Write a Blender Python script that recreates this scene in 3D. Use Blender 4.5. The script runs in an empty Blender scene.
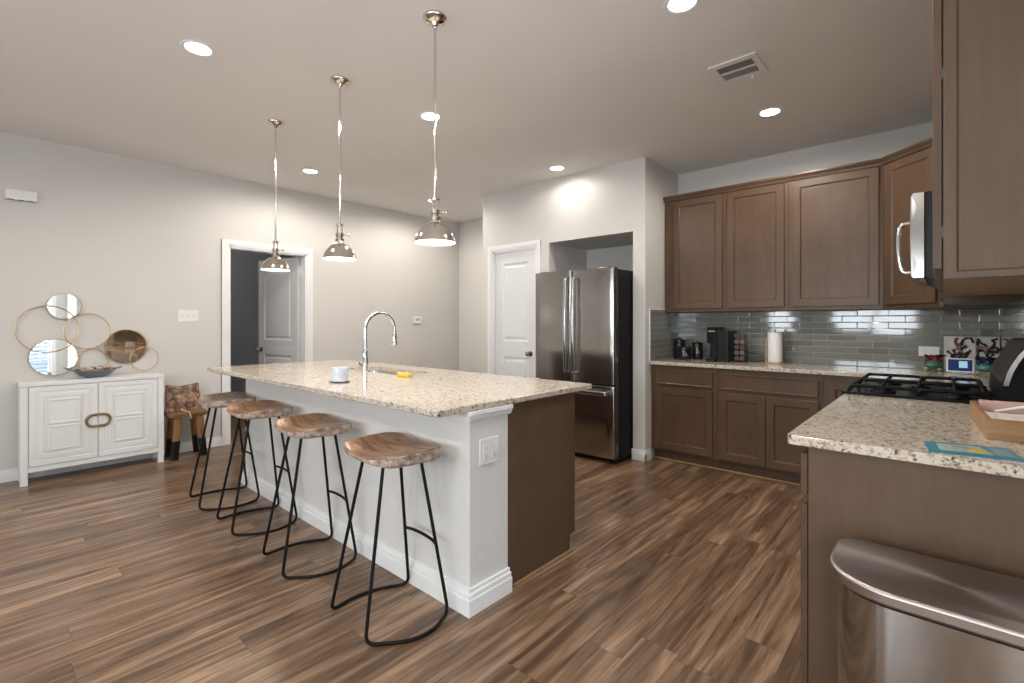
import bpy, bmesh, math, random
from mathutils import Vector, Matrix

random.seed(7)
C = bpy.context.scene.collection
SC = bpy.context.scene

# ------------------------------------------------------------------ camera
F_PX, V0, YAW, CAM_H = 484.24, 322.66, math.radians(41.79), 1.27
cam_d = bpy.data.cameras.new('camera')
cam = bpy.data.objects.new('camera', cam_d)
C.objects.link(cam)
cam.location = (0, 0, CAM_H)
cam.rotation_euler = (math.pi / 2, 0, YAW)
cam_d.sensor_fit = 'HORIZONTAL'
cam_d.sensor_width = 36.0
cam_d.lens = 36.0 * F_PX / 1024.0
cam_d.shift_x = 0.0
cam_d.shift_y = -(341.5 - V0) / 1024.0
cam_d.clip_start = 0.02
SC.camera = cam

# ------------------------------------------------------------------ world, exposure
W = bpy.data.worlds.new('daylight')
SC.world = W
W.use_nodes = True
bg = W.node_tree.nodes['Background']
bg.inputs[0].default_value = (0.86, 0.94, 1.0, 1)
bg.inputs[1].default_value = 10.0
SC.view_settings.view_transform = 'Standard'
SC.view_settings.look = 'None'
SC.view_settings.gamma = 1.0
SC.view_settings.exposure = 0.50
SC.view_settings.use_curve_mapping = False
CAN_POWER = 12.5
PENDANT_POWER = 2.2


def lamp(name, kind, loc, power, color, size=0.1, rot=(0, 0, 0), size_y=None, portal=False):
    d = bpy.data.lights.new(name, kind)
    d.energy = power
    d.color = color
    if kind == 'AREA':
        d.shape = 'DISK' if size_y is None else 'RECTANGLE'
        d.size = size
        if size_y:
            d.size_y = size_y
        if portal:
            d.cycles.is_portal = True
    else:
        d.shadow_soft_size = size
    o = bpy.data.objects.new(name, d)
    o.location = loc
    o.rotation_euler = rot
    C.objects.link(o)
    return o


# daylight portals in the windows behind the photographer
WIN_FRONT = ((-3.15, -2.60, 1.03, 2.2), (-1.85, -0.42, 1.03, 2.2), (.80, 1.38, .10, 2.2))
NOOK_Y, NOOK_Z = (-1.1, 1.03), (0.28, 2.15)
for a, b, z0, z1 in WIN_FRONT:
    lamp('daylight_portal', 'AREA', ((a + b) / 2, -3.10, (z0 + z1) / 2), 1, (1, 1, 1), b - a,
         (math.pi / 2, 0, 0), z1 - z0, True)
lamp('daylight_portal', 'AREA', (1.60, sum(NOOK_Y) / 2, sum(NOOK_Z) / 2), 1, (1, 1, 1), NOOK_Z[1] - NOOK_Z[0],
     (0, math.pi / 2, 0), NOOK_Y[1] - NOOK_Y[0], True)


# ------------------------------------------------------------------ mesh builder
class MB:
    def __init__(s):
        s.bm = bmesh.new()

    def face(s, vs, mi=0):
        try:
            f = s.bm.faces.new(vs)
            f.material_index = mi
            return f
        except ValueError:
            return None

    def hexa(s, p, mi=0):
        v = [s.bm.verts.new(q) for q in p]
        for q in ((3, 2, 1, 0), (4, 5, 6, 7), (0, 1, 5, 4), (1, 2, 6, 5), (2, 3, 7, 6), (3, 0, 4, 7)):
            s.face([v[i] for i in q], mi)
        return s

    def box(s, x0, x1, y0, y1, z0, z1, mi=0):
        return s.hexa([(x0, y0, z0), (x1, y0, z0), (x1, y1, z0), (x0, y1, z0),
                       (x0, y0, z1), (x1, y0, z1), (x1, y1, z1), (x0, y1, z1)], mi)

    def obox(s, o, u, v, n, w, h, t, mi=0):
        o, u, v, n = Vector(o), Vector(u), Vector(v), Vector(n)
        a = [o, o + u * w, o + u * w + v * h, o + v * h]
        return s.hexa([tuple(q) for q in a] + [tuple(q + n * t) for q in a], mi)

    def prism(s, poly, z0, z1, ax='z', mi=0, bevel=0):
        def P(a, b, c):
            return {'z': (a, b, c), 'y': (a, c, b), 'x': (c, a, b)}[ax]
        lo = [s.bm.verts.new(P(a, b, z0)) for a, b in poly]
        hi = [s.bm.verts.new(P(a, b, z1)) for a, b in poly]
        n = len(poly)
        s.face(list(reversed(lo)), mi)
        s.face(hi, mi)
        for i in range(n):
            s.face([lo[i], lo[(i + 1) % n], hi[(i + 1) % n], hi[i]], mi)
        return s

    def loft(s, rings, closed=True, caps=True, mi=0):
        R = [[s.bm.verts.new(p) for p in r] for r in rings]
        n = len(R[0])
        for a, b in zip(R, R[1:]):
            for i in range(n if closed else n - 1):
                s.face([a[i], a[(i + 1) % n], b[(i + 1) % n], b[i]], mi)
        if caps:
            s.face(list(reversed(R[0])), mi)
            s.face(R[-1], mi)
        return s

    def lathe(s, prof, c=(0, 0, 0), n=32, axis=(0, 0, 1), caps=True, mi=0):
        ax = Vector(axis).normalized()
        t = Vector((1, 0, 0)) if abs(ax.x) < .9 else Vector((0, 1, 0))
        u = (t - ax * t.dot(ax)).normalized()
        w = ax.cross(u)
        c = Vector(c)
        rings = []
        for r, z in prof:
            r = max(r, 1e-4)
            rings.append([tuple(c + ax * z + u * (r * math.cos(2 * math.pi * i / n)) + w * (r * math.sin(2 * math.pi * i / n)))
                          for i in range(n)])
        return s.loft(rings, True, caps, mi)

    def cyl(s, p0, p1, r, r1=None, n=20, mi=0):
        p0, p1 = Vector(p0), Vector(p1)
        L = (p1 - p0).length
        return s.lathe([(r, 0), (r if r1 is None else r1, L)], p0, n, (p1 - p0), True, mi)

    def tube(s, pts, r, n=10, closed=False, mi=0):
        pts = [Vector(p) for p in pts]
        m = len(pts)
        rings = []
        u = None
        for i, p in enumerate(pts):
            a = pts[(i - 1) % m] if (closed or i > 0) else p
            b = pts[(i + 1) % m] if (closed or i < m - 1) else p
            t = (b - a).normalized()
            if u is None:
                h = Vector((0, 0, 1)) if abs(t.z) < .9 else Vector((1, 0, 0))
                u = (h - t * h.dot(t)).normalized()
            else:
                u = (u - t * u.dot(t)).normalized()
            w = t.cross(u)
            rr = r[i] if isinstance(r, (list, tuple)) else r
            rings.append([tuple(p + u * (rr * math.cos(2 * math.pi * k / n)) + w * (rr * math.sin(2 * math.pi * k / n)))
                          for k in range(n)])
        if closed:
            rings.append(rings[0])
            R = [[s.bm.verts.new(p) for p in q] for q in rings[:-1]]
            for a, b in zip(R, R[1:] + R[:1]):
                for k in range(n):
                    s.face([a[k], a[(k + 1) % n], b[(k + 1) % n], b[k]], mi)
            return s
        return s.loft(rings, True, True, mi)

    def ball(s, c, r, n=14, mi=0):
        r = r if isinstance(r, (tuple, list)) else (r, r, r)
        prof = [(math.sin(math.pi * i / n), -math.cos(math.pi * i / n)) for i in range(n + 1)]
        rings = []
        for q, z in prof:
            q = max(q, 1e-3)
            rings.append([(c[0] + r[0] * q * math.cos(2 * math.pi * k / (2 * n)),
                           c[1] + r[1] * q * math.sin(2 * math.pi * k / (2 * n)), c[2] + r[2] * z) for k in range(2 * n)])
        return s.loft(rings, True, True, mi)

    def panel(s, o, u, n, w, h, t=.019, fr=.057, rec=.008, sl=.009, top=None, bot=None, side2=None, mi=0, raised=0):
        """a framed door face: o is the back lower corner, u runs along it, n points out of it"""
        o, u, n = Vector(o), Vector(u).normalized(), Vector(n).normalized()
        z = Vector((0, 0, 1))
        L, R = fr, (side2 if side2 is not None else fr)
        T, Bt = (top if top is not None else fr), (bot if bot is not None else fr)

        def ring(l, r, b, tp, d):
            return [s.bm.verts.new(o + u * a + z * c + n * d) for a, c in ((l, b), (w - r, b), (w - r, h - tp), (l, h - tp))]
        r0 = ring(0, 0, 0, 0, 0)
        e = min(.002, t * .2)
        r1 = ring(0, 0, 0, 0, t - e)
        r2 = ring(e, e, e, e, t)
        r3 = ring(L, R, Bt, T, t)
        r4 = ring(L + sl, R + sl, Bt + sl, T + sl, t - rec)
        rs = [r0, r1, r2, r3, r4]
        if raised:
            rs.append(ring(L + sl + raised, R + sl + raised, Bt + sl + raised, T + sl + raised, t - rec))
            rs.append(ring(L + sl + raised * 1.7, R + sl + raised * 1.7, Bt + sl + raised * 1.7, T + sl + raised * 1.7, t - rec * .25))
        flip = u.cross(z).dot(n) < 0
        for a, b in zip(rs, rs[1:]):
            for i in range(4):
                q = [a[i], a[(i + 1) % 4], b[(i + 1) % 4], b[i]]
                s.face(q[::-1] if flip else q, mi)
        s.face(rs[-1] if not flip else rs[-1][::-1], mi)
        s.face(r0[::-1] if not flip else r0, mi)
        return s

    def build(s, name, mat, parent=None, bevel=0.0, smooth=False, origin=None, seg=2, keep=False):
        bm = s.bm
        bmesh.ops.recalc_face_normals(bm, faces=bm.faces[:])
        me = bpy.data.meshes.new(name)
        o = bpy.data.objects.new(name, me)
        if parent is not None:
            r = parent
            while r.parent:
                r = r.parent
            M = Matrix.Translation(r.location) @ r.rotation_euler.to_matrix().to_4x4()
            bmesh.ops.transform(bm, matrix=M.inverted(), verts=bm.verts[:])
            o.parent = parent
        elif not keep:
            if origin is None:
                xs = [v.co for v in bm.verts]
                origin = Vector(((min(v.x for v in xs) + max(v.x for v in xs)) / 2,
                                 (min(v.y for v in xs) + max(v.y for v in xs)) / 2, min(v.z for v in xs)))
            bmesh.ops.translate(bm, vec=-Vector(origin), verts=bm.verts[:])
            o.location = origin
        if smooth:
            for f in bm.faces:
                f.smooth = True
        bm.to_mesh(me)
        bm.free()
        for m in (mat if isinstance(mat, (list, tuple)) else [mat]):
            me.materials.append(m)
        C.objects.link(o)
        if smooth:
            try:
                me.set_sharp_from_angle(angle=math.radians(40))
            except Exception:
                pass
        if bevel:
            b = o.modifiers.new('bevel', 'BEVEL')
            b.width = bevel
            b.segments = seg
            b.limit_method = 'ANGLE'
            b.angle_limit = math.radians(35)
            b.harden_normals = False
        return o


def thing(name, label, cat, loc=(0, 0, 0), group=None, rz=0):
    o = bpy.data.objects.new(name, None)
    o.empty_display_size = .05
    C.objects.link(o)
    o.location = loc
    o.rotation_euler = (0, 0, rz)
    return tag(o, label, cat, group)


def tag(o, label, cat, group=None):
    o['label'] = label
    o['category'] = cat
    if group:
        o['group'] = group
    return o


def struct(o):
    o['kind'] = 'structure'
    return o


def dup(root, loc, label, rz=None):
    r = root.copy()
    C.objects.link(r)
    r.location = loc
    if rz is not None:
        r.rotation_euler = (0, 0, rz)
    r['label'] = label
    for ch in list(root.children):
        c = ch.copy()
        C.objects.link(c)
        c.parent = r
        for g in ch.children:
            d = g.copy()
            C.objects.link(d)
            d.parent = c
    return r


def bez(pts, n=8, closed=False):
    """Catmull-Rom through the points"""
    P = [Vector(p) for p in pts]
    m = len(P)
    out = []
    for i in range(m if closed else m - 1):
        p0 = P[(i - 1) % m] if (closed or i) else P[0]
        p1, p2 = P[i], P[(i + 1) % m]
        p3 = P[(i + 2) % m] if (closed or i + 2 < m) else P[-1]
        for k in range(n):
            t = k / n
            out.append(0.5 * ((2 * p1) + (p2 - p0) * t + (2 * p0 - 5 * p1 + 4 * p2 - p3) * t * t + (3 * p1 - p0 - 3 * p2 + p3) * t ** 3))
    if not closed:
        out.append(P[-1])
    return out


def fillet(pts, r, n=6):
    """polyline with rounded corners"""
    P = [Vector(p) for p in pts]
    out = [P[0]]
    for i in range(1, len(P) - 1):
        a, b, c = P[i - 1], P[i], P[i + 1]
        d0, d1 = (a - b), (c - b)
        q = min(r, d0.length * .49, d1.length * .49)
        s, e = b + d0.normalized() * q, b + d1.normalized() * q
        for k in range(n + 1):
            t = k / n
            out.append((1 - t) ** 2 * s + 2 * t * (1 - t) * b + t * t * e)
    out.append(P[-1])
    return out


def rrect(x0, x1, y0, y1, r, n=6):
    rs = r if isinstance(r, (tuple, list)) else (r,) * 4
    out = []
    for (cx, cy, a0), q in zip(((x1, y1, 0), (x0, y1, 90), (x0, y0, 180), (x1, y0, 270)), rs):
        sx = -1 if cx == x1 else 1
        sy = -1 if cy == y1 else 1
        for k in range(n + 1):
            a = math.radians(a0 + 90 * k / n)
            out.append((cx + sx * q + q * math.cos(a), cy + sy * q + q * math.sin(a)))
    return out


# ------------------------------------------------------------------ materials
class NT:
    def __init__(s, name):
        s.m = bpy.data.materials.new(name)
        s.m.use_nodes = True
        s.t = s.m.node_tree
        s.p = s.t.nodes['Principled BSDF']

    def n(s, typ, **k):
        x = s.t.nodes.new(typ)
        for a, b in k.items():
            setattr(x, a, b)
        return x

    def l(s, a, b):
        s.t.links.new(a, b)

    def math(s, op, a, b=None, c=None):
        x = s.n('ShaderNodeMath', operation=op)
        for i, v in enumerate((a, b, c)):
            if v is None:
                continue
            if isinstance(v, (int, float)):
                x.inputs[i].default_value = v
            else:
                s.l(v, x.inputs[i])
        return x.outputs[0]

    def coord(s, kind='Object'):
        return s.n('ShaderNodeTexCoord').outputs[kind]

    def noise(s, vec, scale, detail=3, rough=.5, dist=0):
        x = s.n('ShaderNodeTexNoise')
        x.inputs['Scale'].default_value = scale
        x.inputs['Detail'].default_value = detail
        x.inputs['Roughness'].default_value = rough
        x.inputs['Distortion'].default_value = dist
        s.l(vec, x.inputs['Vector'])
        return x.outputs['Fac']

    def mapping(s, vec, scale=(1, 1, 1), loc=(0, 0, 0), rot=(0, 0, 0)):
        x = s.n('ShaderNodeMapping')
        x.inputs['Scale'].default_value = scale
        x.inputs['Location'].default_value = loc
        x.inputs['Rotation'].default_value = rot
        s.l(vec, x.inputs['Vector'])
        return x.outputs[0]

    def ramp(s, fac, stops, interp='LINEAR'):
        x = s.n('ShaderNodeValToRGB')
        e = x.color_ramp.elements
        x.color_ramp.interpolation = interp
        while len(e) < len(stops):
            e.new(.5)
        for q, (p, c) in zip(e, stops):
            q.position = p
            q.color = (c[0], c[1], c[2], 1) if isinstance(c, (tuple, list)) else (c, c, c, 1)
        s.l(fac, x.inputs[0])
        return x.outputs[0]

    def mix(s, fac, a, b, mode='MIX'):
        x = s.n('ShaderNodeMix', data_type='RGBA', blend_type=mode)
        for i, v in ((0, fac), (6, a), (7, b)):
            if isinstance(v, (int, float)):
                x.inputs[i].default_value = v
            elif isinstance(v, (tuple, list)):
                x.inputs[i].default_value = (v[0], v[1], v[2], 1)
            else:
                s.l(v, x.inputs[i])
        return x.outputs[2]

    def bump(s, h, strength=.2, dist=.01, normal=None):
        x = s.n('ShaderNodeBump')
        x.inputs['Strength'].default_value = strength
        x.inputs['Distance'].default_value = dist
        s.l(h, x.inputs['Height'])
        if normal is not None:
            s.l(normal, x.inputs['Normal'])
        s.l(x.outputs[0], s.p.inputs['Normal'])
        return x.outputs[0]

    def set(s, col=None, rough=None, metal=None, spec=None, **k):
        for key, v in (('Base Color', col), ('Roughness', rough), ('Metallic', metal), ('Specular IOR Level', spec)):
            if v is None:
                continue
            if isinstance(v, (int, float)):
                s.p.inputs[key].default_value = v
            elif isinstance(v, (tuple, list)):
                s.p.inputs[key].default_value = (v[0], v[1], v[2], 1)
            else:
                s.l(v, s.p.inputs[key])
        for key, v in k.items():
            s.p.inputs[key].default_value = v
        return s


def plain(name, col, rough=.5, metal=0, var=.06, scale=30, bump=0, spec=.5):
    """a colour with a little natural unevenness"""
    t = NT(name)
    f = t.noise(t.coord(), scale, 3)
    lo = tuple(c * (1 - var) for c in col)
    hi = tuple(min(1, c * (1 + var)) for c in col)
    t.set(t.ramp(f, [(.3, lo), (.7, hi)]), rough, metal, spec)
    if bump:
        t.bump(f, bump, .002)
    return t.m


def wood(name, dark, light, axis=2, scale=1.0, rough=.4, stretch=14, contrast=(.3, .7), bump=.05, mott=.25):
    t = NT(name)
    co = t.coord()
    sc = [stretch * scale] * 3
    sc[axis] = scale
    v = t.mapping(co, tuple(sc))
    g = t.noise(v, 3.0, 5, .6, .6)
    m = t.noise(co, 5 * scale, 3)
    f = t.math('ADD', t.math('MULTIPLY', g, 1 - mott), t.math('MULTIPLY', m, mott))
    t.set(t.ramp(f, [(contrast[0], dark), (contrast[1], light)]), rough)
    t.p.inputs['Specular IOR Level'].default_value = .32
    t.bump(g, bump, .002)
    return t.m


def metal(name, col, rough=.25, brush=None, var=.05):
    t = NT(name)
    co = t.coord()
    if brush is not None:
        sc = [1.0] * 3
        for i in range(3):
            sc[i] = 420.0 if i != brush else 3.0
        g = t.noise(t.mapping(co, tuple(sc)), 1.0, 2)
        t.set(t.ramp(g, [(.3, tuple(c * (1 - var) for c in col)), (.7, tuple(min(1, c * (1 + var)) for c in col))]), rough, 1.0)
        t.p.inputs['Anisotropic'].default_value = .75
        tg = t.n('ShaderNodeTangent', direction_type='RADIAL', axis='Z')
        t.l(tg.outputs[0], t.p.inputs['Tangent'])
    else:
        t.set(col, rough, 1.0)
        f = t.noise(co, 20, 2)
        t.l(t.math('MULTIPLY_ADD', f, .06, rough - .03), t.p.inputs['Roughness'])
    return t.m


def emit(name, col, strength):
    t = NT(name)
    t.set((.8, .8, .8), .4)
    t.p.inputs['Emission Color'].default_value = (col[0], col[1], col[2], 1)
    t.p.inputs['Emission Strength'].default_value = strength
    return t.m


def wall_paint(name, col, bscale=160, bs=.06):
    t = NT(name)
    co = t.coord()
    f = t.noise(co, 1.3, 2)
    t.set(t.ramp(f, [(.3, tuple(c * .98 for c in col)), (.7, tuple(c * 1.02 for c in col))]), .75)
    t.bump(t.noise(co, bscale, 3), bs, .002)
    return t.m


def floor_mat():
    t = NT('walnut plank flooring')
    sp = t.n('ShaderNodeSeparateXYZ')
    t.l(t.coord(), sp.inputs[0])
    x, y = sp.outputs[0], sp.outputs[1]
    PW, PL = .152, 1.22
    xi = t.math('DIVIDE', x, PW)
    i = t.math('FLOOR', xi)
    wn = t.n('ShaderNodeTexWhiteNoise', noise_dimensions='1D')
    t.l(i, wn.inputs['W'])
    yj = t.math('ADD', t.math('DIVIDE', y, PL), wn.outputs['Value'])
    j = t.math('FLOOR', yj)
    cx = t.n('ShaderNodeCombineXYZ')
    t.l(i, cx.inputs[0])
    t.l(j, cx.inputs[1])
    wn2 = t.n('ShaderNodeTexWhiteNoise', noise_dimensions='2D')
    t.l(cx.outputs[0], wn2.inputs['Vector'])
    pid = wn2.outputs['Value']
    # grain: long streaks that differ from plank to plank
    gx = t.n('ShaderNodeCombineXYZ')
    t.l(t.math('MULTIPLY', x, 19.0), gx.inputs[0])
    t.l(t.math('MULTIPLY', y, 1.25), gx.inputs[1])
    t.l(t.math('MULTIPLY', pid, 37.0), gx.inputs[2])
    g1 = t.noise(gx.outputs[0], 1.0, 4, .55, 1.1)
    gf = t.n('ShaderNodeCombineXYZ')
    t.l(t.math('MULTIPLY', x, 90.0), gf.inputs[0])
    t.l(t.math('MULTIPLY', y, 3.0), gf.inputs[1])
    t.l(t.math('MULTIPLY', pid, 11.0), gf.inputs[2])
    g2 = t.noise(gf.outputs[0], 1.0, 3, .6, .3)
    f = t.math('ADD', t.math('MULTIPLY', g1, .78), t.math('MULTIPLY', g2, .22))
    f = t.math('ADD', f, t.math('MULTIPLY', t.math('SUBTRACT', pid, .5), .09))
    col = t.ramp(f, [(.28, (.062, .034, .019)), (.42, (.110, .063, .036)), (.53, (.190, .115, .068)), (.64, (.325, .208, .128)), (.76, (.42, .28, .18))])
    # seams
    fx = t.math('FRACT', xi)
    fy = t.math('FRACT', yj)
    ex = t.math('MULTIPLY', t.math('MINIMUM', fx, t.math('SUBTRACT', 1.0, fx)), PW)
    ey = t.math('MULTIPLY', t.math('MINIMUM', fy, t.math('SUBTRACT', 1.0, fy)), PL)
    e = t.math('MINIMUM', ex, ey)
    seam = t.math('LESS_THAN', e, .0013)
    col = t.mix(t.math('MULTIPLY', seam, .65), col, (.05, .03, .02))
    t.set(col, t.math('MULTIPLY_ADD', g2, .14, .23), 0, .5)
    h = t.math('SUBTRACT', t.math('MULTIPLY', g2, .25), seam)
    t.bump(h, .10, .002)
    return t.m


def granite_mat():
    t = NT('speckled cream granite')
    co = t.coord()
    big = t.noise(co, 9, 4, .6, .5)
    base = t.ramp(big, [(.3, (.44, .375, .30)), (.5, (.58, .485, .375)), (.68, (.53, .49, .44))])
    v = t.n('ShaderNodeTexVoronoi')
    v.inputs['Scale'].default_value = 130
    t.l(co, v.inputs['Vector'])
    sv = t.n('ShaderNodeSeparateColor')
    t.l(v.outputs['Color'], sv.inputs[0])
    r = sv.outputs[0]
    fleck = t.ramp(r, [(0, (.62, .57, .49)), (.48, (.55, .46, .355)), (.64, (.38, .32, .27)), (.77, (.66, .62, .56)), (.89, (.28, .19, .135)), (.955, (.07, .06, .058))], 'CONSTANT')
    col = t.mix(.6, base, fleck)
    n2 = t.noise(co, 42, 4, .65)
    col = t.mix(t.ramp(n2, [(.57, 0.0), (.64, .75)]), col, (.20, .165, .14))
    n3 = t.noise(t.mapping(co, (1, 1, 1), (3, 5, 2)), 60, 3, .6)
    col = t.mix(t.ramp(n3, [(.61, 0.0), (.66, .9)]), col, (.045, .04, .04))
    t.set(col, .12, 0, .5)
    return t.m


def tile_mat():
    t = NT('grey green glass subway tile')
    sp = t.n('ShaderNodeSeparateXYZ')
    t.l(t.coord(), sp.inputs[0])
    c = t.math('ADD', sp.outputs[0], sp.outputs[1])
    TH, TW = .0513, .205
    rz = t.math('DIVIDE', t.math('SUBTRACT', sp.outputs[2], .914), TH)
    row = t.math('FLOOR', rz)
    off = t.math('MULTIPLY', t.math('MODULO', row, 2.0), .5)
    cc = t.math('ADD', t.math('DIVIDE', c, TW), off)
    colm = t.math('FLOOR', cc)
    cx = t.n('ShaderNodeCombineXYZ')
    t.l(row, cx.inputs[0])
    t.l(colm, cx.inputs[1])
    wn = t.n('ShaderNodeTexWhiteNoise', noise_dimensions='2D')
    t.l(cx.outputs[0], wn.inputs['Vector'])
    fz, fc = t.math('FRACT', rz), t.math('FRACT', cc)
    ez = t.math('MULTIPLY', t.math('MINIMUM', fz, t.math('SUBTRACT', 1.0, fz)), TH)
    ec = t.math('MULTIPLY', t.math('MINIMUM', fc, t.math('SUBTRACT', 1.0, fc)), TW)
    e = t.math('MINIMUM', ez, ec)
    grout = t.math('LESS_THAN', e, .0012)
    tint = t.ramp(wn.outputs['Value'], [(0, (.155, .165, .145)), (.5, (.185, .192, .168)), (1, (.215, .22, .195))])
    t.set(t.mix(grout, tint, (.36, .36, .33)), t.math('MULTIPLY_ADD', grout, .5, .06), 0, .65)
    t.p.inputs['IOR'].default_value = 1.55
    # each tile sits a hair out of true
    sub = t.n('ShaderNodeVectorMath', operation='SUBTRACT')
    t.l(wn.outputs['Color'], sub.inputs[0])
    sub.inputs[1].default_value = (.5, .5, .5)
    sc = t.n('ShaderNodeVectorMath', operation='SCALE')
    t.l(sub.outputs[0], sc.inputs[0])
    sc.inputs['Scale'].default_value = .008
    geo = t.n('ShaderNodeNewGeometry')
    ad = t.n('ShaderNodeVectorMath', operation='ADD')
    t.l(geo.outputs['Normal'], ad.inputs[0])
    t.l(sc.outputs[0], ad.inputs[1])
    nm = t.n('ShaderNodeVectorMath', operation='NORMALIZE')
    t.l(ad.outputs[0], nm.inputs[0])
    edge = t.math('MINIMUM', t.math('DIVIDE', e, .004), 1.0)
    t.bump(edge, .35, .0015, nm.outputs[0])
    return t.m


def steel_mat(name, col=(.38, .36, .335), rough=.19, brush=0):
    return metal(name, col, rough, brush, .04)


M = {}
M['wall'] = wall_paint('warm grey wall paint', (.625, .608, .582))
M['ceiling'] = wall_paint('ceiling paint', (.78, .755, .73), 26, .22)
M['white'] = plain('white trim paint', (.80, .80, .80), .35, var=.02)
M['door_white'] = plain('white door paint', (.72, .73, .74), .4, var=.02)
M['island_white'] = plain('pale island paint', (.70, .69, .675), .5, var=.02)
M['floor'] = floor_mat()
M['granite'] = granite_mat()
M['tile'] = tile_mat()
M['cab'] = wood('brown stained maple', (.064, .036, .020), (.128, .076, .045), 2, .55, .33, 9, (.25, .75), .03, .55)
M['cab_side'] = wood('brown stained veneer', (.088, .052, .032), (.132, .083, .053), 2, .7, .42, 16, (.25, .75), .03, .45)
M['cab_under'] = wood('raw maple underside', (.20, .115, .06), (.27, .165, .09), 1, 1, .5)
M['dark'] = plain('recess shade', (.02, .018, .016), .7)
M['oak_strip'] = wood('honey shoe moulding', (.22, .13, .06), (.36, .22, .11), 1, 2, .45)
M['steel'] = steel_mat('brushed stainless steel')
M['steel_dark'] = steel_mat('dark brushed steel lid', (.40, .37, .35), .34, 0)
M['can_steel'] = metal('mirror brushed trash can steel', (.38, .37, .36), .12, 0, .03)
M['chrome'] = metal('polished chrome', (.80, .82, .84), .06)
M['nickel'] = metal('polished nickel', (.72, .67, .61), .10)
M['brass'] = metal('antique gold metal', (.56, .42, .24), .30)
M['bronze'] = metal('dark antique brass', (.30, .22, .12), .38)
M['black_metal'] = plain('matte black wire', (.006, .006, .0065), .5, var=.1, spec=.18)
M['black'] = plain('black plastic', (.008, .008, .009), .35, var=.1, spec=.25)
M['black_gloss'] = plain('black enamel', (.006, .006, .007), .3, var=.1, spec=.15)
M['black_side'] = plain('black appliance side', (.008, .008, .009), .55, var=.1, spec=.15)
M['hinge'] = plain('dull grey hinge', (.16, .155, .15), .6, spec=.2)
M['mirror'] = metal('mirror glass', (.90, .92, .93), .015)
M['bronze_mirror'] = metal('bronze tinted mirror', (.42, .31, .23), .03)
M['plastic_white'] = plain('white plastic', (.78, .78, .77), .35, var=.02)
M['slot'] = plain('socket slot', (.28, .28, .28), .5)


# ------------------------------------------------------------------ room shell
H = 2.789
WL = -5.58        # face of the left wall
BY = 4.117        # face of the pantry and fridge wall
BW = 4.847        # face of the kitchen back wall
AX = -2.045       # wall end beside the fridge
RW = 0.30         # face of the right wall
struct(MB().box(-8.4, 1.75, -3.2, 5.3, -.06, 0).build('floor', M['floor'], keep=True))
struct(MB().box(-8.4, 1.75, -3.2, 5.3, H, H + .1).build('ceiling', M['ceiling'], keep=True))
DY0, DY1, DZ = 1.80, 2.63, 2.068
struct(MB().box(WL - .12, WL, -3.2, DY0, 0, H).box(WL - .12, WL, DY1, 5.3, 0, H).box(WL - .12, WL, DY0, DY1, DZ, H)
       .build('wall_left', M['wall'], keep=True))
b = MB().box(-5.46, -4.15, 4.96, 5.3, 0, H).box(WL, -5.46, 5.02, 5.3, 0, H)
struct(b.build('wall_hall', M['wall'], keep=True))
PX0, PX1, PZ = -3.985, -3.325, 2.10          # pantry door opening
FX0, FX1, FZ = -3.15, -2.167, 2.122          # fridge alcove
b = MB()
b.box(-4.15, PX0, BY, BY + .115, 0, H).box(PX0, PX1, BY, BY + .115, PZ, H).box(PX1, FX0, BY, BY + .115, 0, H)
b.box(FX0, FX1, BY, BY + .73, FZ, H).box(FX1, AX, BY, 4.97, 0, H)
b.box(-4.15, -4.035, BY + .115, 4.96, 0, H).box(FX0 - .1, FX0, BY + .115, 4.97, 0, H).box(FX0, FX1, BW, 4.97, 0, H)
struct(b.build('wall_pantry', M['wall'], keep=True))
struct(MB().box(AX, RW + .12, BW, 4.97, 0, H).build('wall_back', M['wall'], keep=True))
struct(MB().box(RW, RW + .12, 1.25, BW, 0, H).box(RW + .12, 1.62, 1.25, 1.37, 0, H).build('wall_right', M['wall'], keep=True))
b = MB().box(1.5, 1.62, -3.2, NOOK_Y[0], 0, H).box(1.5, 1.62, NOOK_Y[1], 1.25, 0, H)
b.box(1.5, 1.62, NOOK_Y[0], NOOK_Y[1], 0, NOOK_Z[0]).box(1.5, 1.62, NOOK_Y[0], NOOK_Y[1], NOOK_Z[1], H)
struct(b.build('wall_nook', M['wall'], keep=True))
b = MB()
xs = [WL] + [q for w in WIN_FRONT for q in w[:2]] + [1.5]
for i in range(0, len(xs), 2):
    b.box(xs[i], xs[i + 1], -3.12, -3.0, 0, H)
for a, c, z0, z1 in WIN_FRONT:
    b.box(a, c, -3.12, -3.0, 0, z0).box(a, c, -3.12, -3.0, z1, H)
struct(b.build('wall_front', M['wall'], keep=True))
# the unlit room behind the open doorway
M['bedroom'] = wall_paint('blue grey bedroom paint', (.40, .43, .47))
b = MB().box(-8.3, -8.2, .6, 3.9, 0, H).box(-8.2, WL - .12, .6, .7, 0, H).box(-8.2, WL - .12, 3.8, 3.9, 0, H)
struct(b.build('wall_bedroom', M['bedroom'], keep=True))


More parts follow.
